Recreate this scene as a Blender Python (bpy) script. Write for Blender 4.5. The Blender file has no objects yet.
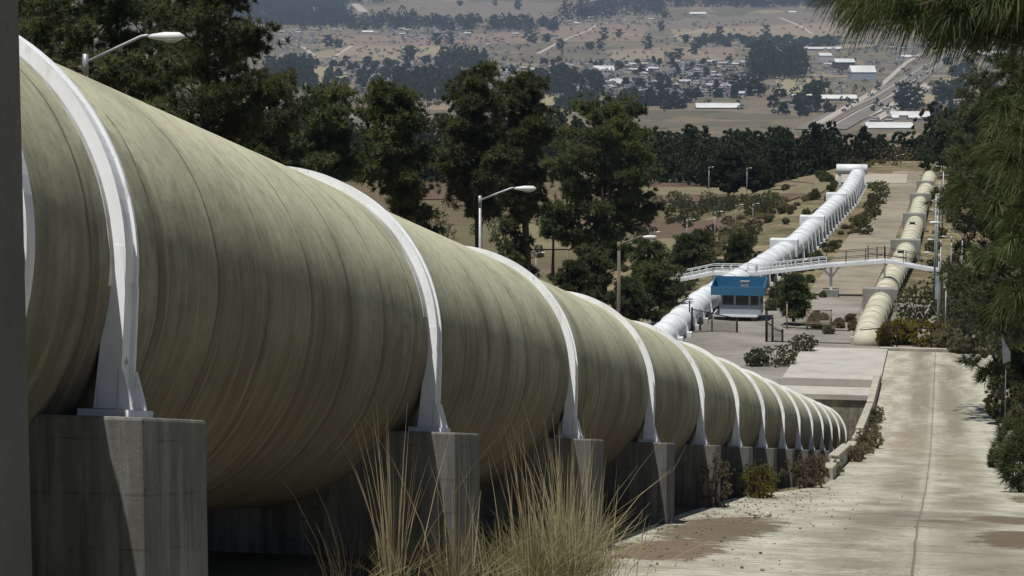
import bpy, math, random
import numpy as np

rng = np.random.default_rng(11)
random.seed(5)
scene = bpy.context.scene
COL = scene.collection
PI = math.pi

# ------------------------------------------------------------------ camera model
FPX, CX, CY = 2400.0, 512.0, 288.0
PITCH = math.atan(CY / FPX)
YAW = math.radians(9.92594)
_cp, _sp, _ca, _sa = math.cos(PITCH), math.sin(PITCH), math.cos(YAW), math.sin(YAW)
_Rz = np.array([[_ca, -_sa, 0], [_sa, _ca, 0], [0, 0, 1]])
RIGHT = _Rz @ np.array([1, 0, 0.]); FWD = _Rz @ np.array([0, _cp, -_sp]); UP = _Rz @ np.array([0, _sp, _cp])
HEAD = np.array([-_sa, _ca, 0.0])

def ray(px, py):
    return RIGHT * (px - CX) / FPX + UP * (CY - py) / FPX + FWD
def atD(px, py, D):
    r = ray(px, py); return r * D / (r @ HEAD)
def proj(P):
    P = np.asarray(P, float)
    return CX + FPX * (P @ RIGHT) / (P @ FWD), CY - FPX * (P @ UP) / (P @ FWD)

cam_d = bpy.data.cameras.new('camera'); cam = bpy.data.objects.new('camera', cam_d); COL.objects.link(cam)
cam_d.sensor_width = 36; cam_d.lens = FPX / 1024 * 36; cam_d.clip_start = .1; cam_d.clip_end = 60000
cam.rotation_euler = (PI / 2 - PITCH, 0, YAW)
scene.camera = cam

# ------------------------------------------------------------------ terrain heights
SL = 0.18861; TH = math.atan(SL); CT, ST = math.cos(TH), math.sin(TH)
_ty = [-80, 0, 20, 30, 40, 55, 70, 85, 99, 110, 120, 130, 139, 146]
_tr = [-1.5, -1.5, -1.5, -1.42, -1.28, -1.15, -.9, -.35, .3, 1.2, 2.4, 3.9, 5.3, 6.35]
_yy = np.arange(-90, 460, 1.0)
_a = np.interp(_yy, _ty, _tr) - SL * _yy
_b = np.interp(_yy, [146, 160, 200, 320, 460], [6.35 - SL * 146, -21.75, -22.1, -22.3, -24.5])
_zr = np.where(_yy <= 146, _a, _b)
_zr = np.convolve(np.pad(_zr, 4, mode='reflect', reflect_type='odd'), np.ones(9) / 9, mode='valid')
def zr(Y): return np.interp(Y, _yy, _zr)
_fd = [0, 330, 450, 700, 1200, 1700, 2300, 3000, 4000, 4800, 5600, 6500, 7500, 9000, 16000]
_fz = [-26, -27, -30, -50, -85, -102, -108, -106, -100, -86, -58, -20, 35, 150, 480]
_fx = np.arange(0, 16001, 50.0)
_fs = np.convolve(np.pad(np.interp(_fx, _fd, _fz), 4, mode='reflect', reflect_type='odd'), np.ones(9) / 9, mode='valid')
def sst(a, b, x):
    t = np.clip((x - a) / (b - a), 0, 1); return t * t * (3 - 2 * t)
def shf(Y): return .0055 * np.maximum(np.asarray(Y, float) - 40, 0) * (np.asarray(Y, float) < 170)
def hz(X, Y):
    X = np.asarray(X, float); Y = np.asarray(Y, float)
    D = -_sa * X + _ca * Y
    base = zr(Y)
    plane = -SL * Y - 1.12
    # shallow strip beside and below the big pipe; it becomes a trench where the road rises over it
    ed = 1.2 * sst(68, 52, Y)
    cut = sst(-3.05, -3.35, X + ed - shf(Y)) * sst(-9.6, -8.6, X) * (Y < 130.7)
    near = base * (1 - cut) + plane * cut
    xe = -18.5 + (Y - 155) * .064
    near = near - 5.2 * sst(0, 24, xe - X) * sst(120, 158, Y)
    near = near + .35 * sst(3.1, 6, X) + .10 * np.clip(X - 4, 0, 25) * sst(150, 60, Y)
    near = near + .12 * np.sin(X * .7 + Y * .31) * sst(10, 14, -X) + .5 * np.sin(X * .11 + 1) * np.sin(Y * .07) * sst(25, 40, -X)
    far = np.interp(D, _fx, _fs)
    wob = sst(1500, 3500, D)
    far = far + wob * (5 * np.sin(X * .0031 + D * .0012) * np.sin(D * .0017 + 2) + 3 * np.sin(X * .0083 - D * .004))
    far = far + sst(4600, 7000, D) * 42 * sst(-1500, -2900, X)          # hill rising at the upper left
    w = sst(330, 450, D)
    return near * (1 - w) + far * w
_gd = np.concatenate([np.linspace(4, 460, 900), np.geomspace(461, 15000, 1500)])
def G(px, py):
    r = ray(px, py); r = r / (r @ HEAD)
    z = r[2] * _gd; h = hz(r[0] * _gd, r[1] * _gd)
    idx = np.nonzero(z < h)[0]
    if len(idx) == 0: i = len(_gd) - 1; return r * _gd[i]
    i = max(idx[0], 1); d0, d1 = _gd[i - 1], _gd[i]
    a, b = z[i - 1] - h[i - 1], z[i] - h[i]
    t = a / (a - b) if a != b else 0
    p = r * (d0 + (d1 - d0) * t); p[2] = float(hz(p[0], p[1])); return p
def ground(x, y): return np.array([x, y, float(hz(x, y))])
def px_ground(px, D):
    p = atD(px, 0, D); return ground(p[0], p[1])

# ------------------------------------------------------------------ materials
def nodes_of(name):
    m = bpy.data.materials.new(name); m.use_nodes = True
    nt = m.node_tree; nt.nodes.clear()
    out = nt.nodes.new('ShaderNodeOutputMaterial')
    b = nt.nodes.new('ShaderNodeBsdfPrincipled'); nt.links.new(b.outputs[0], out.inputs['Surface'])
    return m, nt, b, out
class NT:
    def __init__(s, nt): s.nt = nt
    def n(s, t, **k):
        x = s.nt.nodes.new(t)
        for a, v in k.items(): setattr(x, a, v)
        return x
    def l(s, a, b): s.nt.links.new(a, b)
    def put(s, sock, v):
        if hasattr(v, 'is_output') or isinstance(v, bpy.types.NodeSocket): s.l(v, sock)
        else: sock.default_value = v
    def math(s, op, a, b=0.0, c=None, clamp=False):
        x = s.n('ShaderNodeMath', operation=op, use_clamp=clamp); s.put(x.inputs[0], a); s.put(x.inputs[1], b)
        if c is not None: s.put(x.inputs[2], c)
        return x.outputs[0]
    def coord(s, kind='Object', scale=(1, 1, 1), loc=(0, 0, 0)):
        t = s.n('ShaderNodeTexCoord'); mp = s.n('ShaderNodeMapping'); s.l(t.outputs[kind], mp.inputs[0])
        mp.inputs['Scale'].default_value = scale; mp.inputs['Location'].default_value = loc
        return mp.outputs[0]
    def noise(s, vec, scale, detail=4, rough=.55, dist=0):
        x = s.n('ShaderNodeTexNoise'); s.l(vec, x.inputs['Vector']); x.inputs['Scale'].default_value = scale
        x.inputs['Detail'].default_value = detail; x.inputs['Roughness'].default_value = rough; x.inputs['Distortion'].default_value = dist
        return x.outputs['Fac']
    def ramp(s, fac, stops):
        x = s.n('ShaderNodeValToRGB'); s.l(fac, x.inputs[0]); e = x.color_ramp.elements
        while len(e) < len(stops): e.new(.5)
        for i, (p, c) in enumerate(stops):
            e[i].position = p; e[i].color = (c[0], c[1], c[2], 1) if not isinstance(c, (int, float)) else (c, c, c, 1)
        return x.outputs[0]
    def mix(s, fac, a, b, mode='MIX'):
        x = s.n('ShaderNodeMix', data_type='RGBA', blend_type=mode); s.put(x.inputs[0], fac)
        for i, v in ((6, a), (7, b)):
            if isinstance(v, (tuple, list)): v = (v[0], v[1], v[2], 1)
            s.put(x.inputs[i], v)
        return x.outputs[2]
    def smooth(s, v, a, b):
        x = s.n('ShaderNodeMapRange', interpolation_type='SMOOTHSTEP'); s.put(x.inputs[0], v)
        x.inputs[1].default_value = a; x.inputs[2].default_value = b; return x.outputs[0]
    def bump(s, b, h, strength=.3, dist=.02):
        x = s.n('ShaderNodeBump'); x.inputs['Strength'].default_value = strength; x.inputs['Distance'].default_value = dist
        s.l(h, x.inputs['Height']); s.l(x.outputs[0], b.inputs['Normal'])

def mat_plain(name, c1, c2=None, scale=3.0, rough=.7, detail=4, bump=0, metal=0, stretch=(1, 1, 1), lo=.35, hi=.65, spec=.3, rand=0):
    m, nt, b, o = nodes_of(name); k = NT(nt)
    b.inputs['Roughness'].default_value = rough; b.inputs['Metallic'].default_value = metal
    b.inputs['Specular IOR Level'].default_value = spec
    if c2 is None: c2 = tuple(x * .8 for x in c1)
    f = k.noise(k.coord('Object', stretch), scale, detail)
    col = k.ramp(f, [(lo, c1), (hi, c2)])
    if rand:
        oi = k.n('ShaderNodeObjectInfo')
        hs = k.n('ShaderNodeHueSaturation'); k.l(col, hs.inputs['Color'])
        k.l(k.math('MULTIPLY_ADD', oi.outputs['Random'], 2 * rand, 1 - rand), hs.inputs['Value']); col = hs.outputs[0]
    k.l(col, b.inputs['Base Color'])
    if bump: k.bump(b, f, bump, .03)
    return m
def mat_leaf(name, c1, c2, scale=.8, trans=.4, rand=.2, rough=.6):
    m, nt, b, o = nodes_of(name); k = NT(nt)
    f = k.noise(k.coord('Object'), scale, 3)
    col = k.ramp(f, [(.35, c1), (.68, c2)])
    oi = k.n('ShaderNodeObjectInfo'); hs = k.n('ShaderNodeHueSaturation'); k.l(col, hs.inputs['Color'])
    k.l(k.math('MULTIPLY_ADD', oi.outputs['Random'], 2 * rand, 1 - rand), hs.inputs['Value'])
    k.l(k.math('MULTIPLY_ADD', oi.outputs['Random'], .03, .485), hs.inputs['Hue'])
    k.l(hs.outputs[0], b.inputs['Base Color']); b.inputs['Roughness'].default_value = rough
    b.inputs['Specular IOR Level'].default_value = .25
    t = k.n('ShaderNodeBsdfTranslucent'); k.l(hs.outputs[0], t.inputs[0])
    x = k.n('ShaderNodeMixShader'); x.inputs[0].default_value = trans
    k.l(b.outputs[0], x.inputs[1]); k.l(t.outputs[0], x.inputs[2]); k.l(x.outputs[0], o.inputs['Surface'])
    return m

def mat_pipe():
    m, nt, b, o = nodes_of('weathered_pipe_concrete'); k = NT(nt)
    uv = k.n('ShaderNodeTexCoord').outputs['UV']
    sep = k.n('ShaderNodeSeparateXYZ'); k.l(uv, sep.inputs[0]); u, v = sep.outputs[0], sep.outputs[1]
    def cmb(a, bb): c = k.n('ShaderNodeCombineXYZ'); k.put(c.inputs[0], a); k.put(c.inputs[1], bb); return c.outputs[0]
    big = k.noise(uv, .55, 5, .6)
    base = k.ramp(big, [(.32, (.61, .60, .415)), (.48, (.54, .53, .365)), (.58, (.435, .425, .295)), (.68, (.34, .33, .23))])
    fine = k.noise(uv, 9, 6, .7)
    base = k.mix(k.math('MULTIPLY', k.smooth(fine, .4, .8), .7), base, (.27, .25, .18))
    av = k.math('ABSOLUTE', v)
    # stains that ran round the shell; low zone's brown also deepened as painted underside shade
    st1 = k.noise(cmb(k.math('MULTIPLY', u, 5.0), k.math('MULTIPLY', v, .6)), 1.0, 8, .72, .3)
    st2 = k.noise(cmb(k.math('MULTIPLY', u, 14), k.math('MULTIPLY', v, 1.6)), 1.0, 8, .78)
    gr = k.noise(cmb(k.math('MULTIPLY', u, 11), k.math('MULTIPLY', v, 3.0)), 1.0, 8, .78)
    base = k.mix(k.math('MULTIPLY', k.smooth(gr, .46, .66), .32), base, (.20, .185, .125))
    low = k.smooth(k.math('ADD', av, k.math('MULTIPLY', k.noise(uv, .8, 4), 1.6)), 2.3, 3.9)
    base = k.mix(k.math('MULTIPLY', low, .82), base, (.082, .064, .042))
    sc_ = k.noise(cmb(k.math('MULTIPLY', u, 13), k.math('MULTIPLY', v, 2.4)), 1.0, 6, .75, .5)
    base = k.mix(k.math('MULTIPLY', k.smooth(sc_, .58, .68), k.math('MULTIPLY', low, .6)), base, (.30, .25, .17))
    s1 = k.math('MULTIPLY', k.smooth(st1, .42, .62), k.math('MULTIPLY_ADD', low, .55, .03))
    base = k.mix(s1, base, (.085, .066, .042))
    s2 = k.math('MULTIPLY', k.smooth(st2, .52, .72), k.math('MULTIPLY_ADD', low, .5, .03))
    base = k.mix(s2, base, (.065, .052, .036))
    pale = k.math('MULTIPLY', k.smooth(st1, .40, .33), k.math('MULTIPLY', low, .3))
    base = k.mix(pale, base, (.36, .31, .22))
    # mould joints at regular steps and irregular hairline seams
    uj = k.math('ADD', u, k.math('MULTIPLY', k.math('SUBTRACT', k.noise(cmb(k.math('MULTIPLY', u, .3), k.math('MULTIPLY', v, .9)), 1.0, 2), .5), .22))
    fr = k.math('FRACT', k.math('MULTIPLY', uj, 1 / 1.22))
    line = k.math('MULTIPLY', k.smooth(k.math('ABSOLUTE', k.math('SUBTRACT', fr, .5)), .024, .006), k.smooth(k.noise(cmb(u, k.math('MULTIPLY', v, 1.0)), 1.3, 5), .34, .5))
    pt = k.noise(cmb(k.math('MULTIPLY', u, .9), k.math('MULTIPLY', v, .7)), 1.0, 8, .75, .6)
    base = k.mix(k.math('MULTIPLY', k.smooth(pt, .52, .66), .45), base, (.16, .145, .10))
    drip = k.math('MULTIPLY', k.smooth(fr, .76, .5), k.smooth(fr, .47, .5))
    drip = k.math('MULTIPLY', k.math('MULTIPLY', drip, k.smooth(k.math('ADD', av, k.noise(cmb(k.math('MULTIPLY', u, 9), k.math('MULTIPLY', v, .8)), 1.0, 6, .7)), 2.1, 3.1)), k.smooth(k.noise(cmb(k.math('MULTIPLY', u, 16), k.math('MULTIPLY', v, .7)), 1.0, 5, .7), .36, .56))
    base = k.mix(k.math('MULTIPLY', drip, .5), base, (.06, .048, .033))
    rim = k.math('MULTIPLY', k.smooth(k.math('ABSOLUTE', k.math('SUBTRACT', fr, .44)), .04, .01), k.math('MULTIPLY', k.smooth(av, 2.0, 3.0), k.math('MULTIPLY', k.smooth(k.noise(cmb(u, v), 1.1, 4), .45, .65), .38)))
    base = k.mix(rim, base, (.33, .29, .20))
    base = k.mix(k.math('MULTIPLY', line, .62), base, (.075, .062, .045))
    fr2 = k.math('FRACT', k.math('MULTIPLY_ADD', uj, 1 / .61, .23))
    l2 = k.math('MULTIPLY', k.smooth(k.math('ABSOLUTE', k.math('SUBTRACT', fr2, .5)), .06, .0), .16)
    base = k.mix(l2, base, (.46, .44, .29))
    # dark gouges near the first ring
    g = k.noise(cmb(k.math('MULTIPLY', u, 9), k.math('MULTIPLY', v, 2.2)), 1.0, 3)
    base = k.mix(k.math('MULTIPLY', k.smooth(g, .735, .76), .85), base, (.04, .035, .025))
    gu = k.math('ABSOLUTE', k.math('SUBTRACT', u, k.math('MULTIPLY_ADD', v, .04, 13.62)))
    gm = k.math('MULTIPLY', k.smooth(gu, .035, .015), k.math('MULTIPLY', k.smooth(v, .9, 1.0), k.smooth(v, 2.0, 1.9)))
    gm = k.math('MULTIPLY', gm, k.smooth(k.noise(cmb(k.math('MULTIPLY', u, 6), k.math('MULTIPLY', v, 3.2)), 1.0, 4, .6), .5, .54))
    base = k.mix(gm, base, (.03, .026, .018))
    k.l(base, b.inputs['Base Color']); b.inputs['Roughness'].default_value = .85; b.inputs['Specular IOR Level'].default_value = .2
    h = k.math('ADD', k.math('MULTIPLY', fine, .5), k.math('SUBTRACT', k.math('MULTIPLY', st2, .5), k.math('MULTIPLY', line, .8)))
    k.bump(b, h, .35, .02)
    return m

def mat_concrete(name, c1, c2, c3, scale=1.2, streak=True, bump=.25, board=False):
    m, nt, b, o = nodes_of(name); k = NT(nt)
    co = k.coord('Object')
    f = k.noise(co, scale, 6, .62)
    col = k.ramp(f, [(.3, c1), (.52, c2), (.75, c3)])
    g = k.noise(co, scale * 22, 3, .7)
    col = k.mix(k.math('MULTIPLY', k.smooth(g, .5, .8), .5), col, tuple(x * .55 for x in c2))
    if streak:
        s = k.noise(k.coord('Object', (7, 7, .35)), 1.0, 4, .6)
        col = k.mix(k.math('MULTIPLY', k.smooth(s, .5, .68), .6), col, tuple(x * .42 for x in c2))
    if board:
        sp = k.n('ShaderNodeSeparateXYZ'); k.l(co, sp.inputs[0])
        fb = k.math('FRACT', k.math('MULTIPLY', k.math('MULTIPLY_ADD', sp.outputs[1], SL, sp.outputs[2]), 1 / .31))
        ln = k.math('MULTIPLY', k.smooth(k.math('ABSOLUTE', k.math('SUBTRACT', fb, .5)), .035, .008), k.smooth(k.noise(co, 2.5, 3), .4, .58))
        col = k.mix(k.math('MULTIPLY', ln, .55), col, tuple(x * .4 for x in c2))
        pit = k.noise(co, 16, 2, .5); col = k.mix(k.math('MULTIPLY', k.smooth(pit, .7, .74), .7), col, tuple(x * .3 for x in c2))
        st = k.noise(k.coord('Object', (5, 5, .5), (3, 0, 0)), 1.0, 5, .7); col = k.mix(k.math('MULTIPLY', k.smooth(st, .5, .62), .5), col, tuple(x * 1.5 for x in c1))
    k.l(col, b.inputs['Base Color']); b.inputs['Roughness'].default_value = .9; b.inputs['Specular IOR Level'].default_value = .2
    k.bump(b, k.math('ADD', f, k.math('MULTIPLY', g, .5)), bump, .02)
    return m

def mat_white():
    m, nt, b, o = nodes_of('white_steel_paint'); k = NT(nt); co = k.coord('Object')
    f = k.noise(co, 1.3, 6, .65); col = k.ramp(f, [(.35, (.80, .81, .82)), (.6, (.70, .71, .71)), (.75, (.58, .585, .57))])
    st = k.noise(k.coord('Object', (9, 9, 1.0)), 1.0, 6, .7)
    col = k.mix(k.math('MULTIPLY', k.smooth(st, .52, .7), .5), col, (.36, .34, .29))
    ru = k.noise(co, 5.0, 6, .75); col = k.mix(k.math('MULTIPLY', k.smooth(ru, .64, .7), .75), col, (.20, .125, .075))
    k.l(col, b.inputs['Base Color']); b.inputs['Roughness'].default_value = .55; b.inputs['Specular IOR Level'].default_value = .3
    k.bump(b, f, .1, .01); return m
def mat_road():
    # road object's origin is the world origin, so Object coordinates are metres across (x) and along (y)
    m, nt, b, o = nodes_of('road_concrete'); k = NT(nt)
    co = k.coord('Object'); sep = k.n('ShaderNodeSeparateXYZ'); k.l(co, sep.inputs[0]); y = sep.outputs[1]; x = k.math('SUBTRACT', sep.outputs[0], k.math('MULTIPLY', k.math('MAXIMUM', k.math('SUBTRACT', y, 40.0), 0.0), .0055))
    f = k.noise(k.coord('Object', (.9, .25, 1)), 1.0, 6, .65)
    col = k.ramp(f, [(.36, (.50, .485, .40)), (.5, (.43, .415, .335)), (.62, (.30, .283, .22))])
    g = k.noise(co, 14, 4, .75)
    col = k.mix(k.math('MULTIPLY', k.smooth(g, .45, .75), .45), col, (.21, .19, .15))
    # broomed cross texture
    br = k.noise(k.coord('Object', (.5, 5, 1)), 1.0, 4, .7)
    col = k.mix(k.math('MULTIPLY', k.smooth(br, .44, .62), .45), col, (.20, .18, .132))
    bl = k.noise(k.coord('Object', (.45, .12, 1), (7, 2, 0)), 1.0, 5, .7)
    col = k.mix(k.math('MULTIPLY', k.smooth(bl, .48, .64), .5), col, (.225, .205, .148))
    sp = k.noise(k.coord('Object', (1.2, 1.2, 1), (2, 5, 0)), 2.2, 8, .8)
    col = k.mix(k.math('MULTIPLY', k.smooth(sp, .54, .6), .45), col, (.16, .145, .108))
    # worn wheel lanes
    ax = k.math('ABSOLUTE', x)
    lane = k.smooth(k.math('ABSOLUTE', k.math('SUBTRACT', ax, .8)), 1.0, .15)
    lane = k.math('MULTIPLY', lane, k.math('MULTIPLY_ADD', k.smooth(k.noise(k.coord('Object', (.5, .09, 1), (3, 1, 0)), 1.0, 6, .7), .36, .6), .75, .25))
    col = k.mix(k.math('MULTIPLY', lane, .85), col, (.175, .157, .115))
    wob = k.math('MULTIPLY', k.math('SUBTRACT', k.noise(k.coord('Object', (0, .22, 0)), 1.0, 3), .5), .07)
    jx = k.math('ABSOLUTE', k.math('ADD', k.math('ADD', x, .12), wob))
    col = k.mix(k.math('MULTIPLY', k.smooth(jx, .028, .008), .8), col, (.12, .105, .08))
    col = k.mix(k.math('MULTIPLY', k.smooth(k.math('ABSOLUTE', k.math('SUBTRACT', jx, .13)), .10, .02), .10), col, (.5, .47, .40))
    fy = k.math('FRACT', k.math('MULTIPLY', y, 1 / 6.0))
    col = k.mix(k.math('MULTIPLY', k.smooth(k.math('ABSOLUTE', k.math('SUBTRACT', fy, .5)), .012, .004), .6), col, (.13, .115, .09))
    dn = k.n('ShaderNodeTexNoise'); k.l(k.coord('Object', (.9, .9, 1)), dn.inputs['Vector']); dn.inputs['Detail'].default_value = 5
    wv = k.n('ShaderNodeVectorMath', operation='MULTIPLY_ADD'); k.l(dn.outputs['Color'], wv.inputs[0]); wv.inputs[1].default_value = (1.1, 1.1, 0); k.l(k.coord('Object', (.34, .22, 0)), wv.inputs[2])
    ve = k.n('ShaderNodeTexVoronoi', feature='DISTANCE_TO_EDGE'); k.l(wv.outputs[0], ve.inputs['Vector']); ve.inputs['Scale'].default_value = 1.0
    cr = k.math('MULTIPLY', k.smooth(ve.outputs['Distance'], .016, .005), k.smooth(k.noise(k.coord('Object', (.25, .12, 1), (9, 4, 0)), 1.0, 3), .46, .56))
    col = k.mix(k.math('MULTIPLY', cr, .75), col, (.10, .088, .065))
    def blob(cx, cy, rx, ry, c, th0=.5, th1=.62, amt=.9, sc=1.6, xs=1.0):
        nonlocal col
        dx = k.math('MULTIPLY', k.math('SUBTRACT', x, cx), 1 / rx); dy = k.math('MULTIPLY', k.math('SUBTRACT', y, cy), 1 / ry)
        r = k.math('SQRT', k.math('ADD', k.math('MULTIPLY', dx, dx), k.math('MULTIPLY', dy, dy)))
        fall = k.smooth(r, 1.0, .25)
        nn = k.noise(k.coord('Object', (xs, .8, 1), (cx * 3.1, cy * 1.7, 0)), sc, 9, .78)
        msk = k.smooth(k.math('ADD', k.math('MULTIPLY', fall, .62), k.math('MULTIPLY_ADD', nn, 1.5, -.55)), th0, th1 + .06)
        col = k.mix(k.math('MULTIPLY', k.math('MULTIPLY', msk, amt), k.smooth(r, 1.15, .9)), col, c)
    brown = (.11, .082, .05)
    blob(-3.2, 38, 1.6, 9, brown); blob(-3.3, 31, 1.2, 5, (.13, .09, .058)); pass
    blob(1.75, 37.5, 1.5, 5.5, brown, .42, .52); blob(1.6, 46, 1.2, 3.2, brown, .42, .52); blob(.3, 44, .8, 1.2, brown, .48, .56)
    blob(2.4, 60, .8, 4, (.13, .10, .06)); blob(2.5, 84, .7, 6, (.13, .10, .06)); blob(-.4, 46.5, .5, .8, (.10, .085, .06))
    blob(-.3, 45, 3.2, 9, (.15, .13, .10), .45, .85, .75); blob(-1.0, 100, 1.6, 18, (.24, .19, .13), .45, .8, .6); blob(1.2, 85, 1.2, 22, (.24, .20, .14), .45, .8, .5)
    pass
    k.l(col, b.inputs['Base Color']); b.inputs['Roughness'].default_value = .9; b.inputs['Specular IOR Level'].default_value = .2
    k.bump(b, k.math('ADD', f, k.math('MULTIPLY', g, .6)), .35, .03)
    return m

def mat_ground(name, stops, s1, s2, c2, amt=.5, bump=.4, stretch=(1, 1, 1)):
    m, nt, b, o = nodes_of(name); k = NT(nt)
    f = k.noise(k.coord('Object', stretch), s1, 7, .62)
    col = k.ramp(f, stops)
    g = k.noise(k.coord('Object'), s2, 5, .7)
    col = k.mix(k.math('MULTIPLY', k.smooth(g, .48, .68), amt), col, c2)
    k.l(col, b.inputs['Base Color']); b.inputs['Roughness'].default_value = .95; b.inputs['Specular IOR Level'].default_value = .1
    k.bump(b, g, bump, .05)
    return m

def mat_valley():
    m, nt, b, o = nodes_of('valley_fields'); k = NT(nt)
    co = k.coord('Object', (.014, .008, 0))
    dn = k.n('ShaderNodeTexNoise'); k.l(co, dn.inputs['Vector']); dn.inputs['Scale'].default_value = 1.3
    wv = k.n('ShaderNodeVectorMath', operation='MULTIPLY_ADD'); k.l(dn.outputs['Color'], wv.inputs[0]); wv.inputs[1].default_value = (.5, .5, 0); k.l(co, wv.inputs[2])
    vo = k.n('ShaderNodeTexVoronoi', feature='F1', distance='CHEBYCHEV'); k.l(wv.outputs[0], vo.inputs['Vector']); vo.inputs['Scale'].default_value = 1.0
    sc = k.n('ShaderNodeSeparateColor'); k.l(vo.outputs['Color'], sc.inputs[0])
    col = k.ramp(sc.outputs[0], [(.0, (.17, .14, .095)), (.2, (.14, .112, .08)), (.35, (.235, .19, .13)), (.5, (.10, .09, .062)), (.65, (.20, .145, .10)), (.8, (.125, .11, .075)), (.92, (.11, .10, .066))])
    pl = k.noise(k.coord('Object', (.002, .02, 0)), 6.0, 4, .6)
    col = k.mix(k.math('MULTIPLY', k.smooth(pl, .45, .7), .4), col, (.14, .115, .085))
    ve = k.n('ShaderNodeTexVoronoi', feature='DISTANCE_TO_EDGE'); k.l(wv.outputs[0], ve.inputs['Vector']); ve.inputs['Scale'].default_value = 1.0
    edge = k.math('MULTIPLY', k.smooth(ve.outputs['Distance'], .05, .015), k.smooth(k.noise(co, 6.0, 2), .45, .55))
    col = k.mix(k.math('MULTIPLY', edge, .8), col, (.055, .06, .038))
    sp = k.noise(k.coord('Object'), .045, 6, .75)
    col = k.mix(k.math('MULTIPLY', k.smooth(sp, .56, .66), .6), col, (.075, .075, .045))
    k.l(col, b.inputs['Base Color']); b.inputs['Roughness'].default_value = .95; b.inputs['Specular IOR Level'].default_value = .05
    return m

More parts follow.
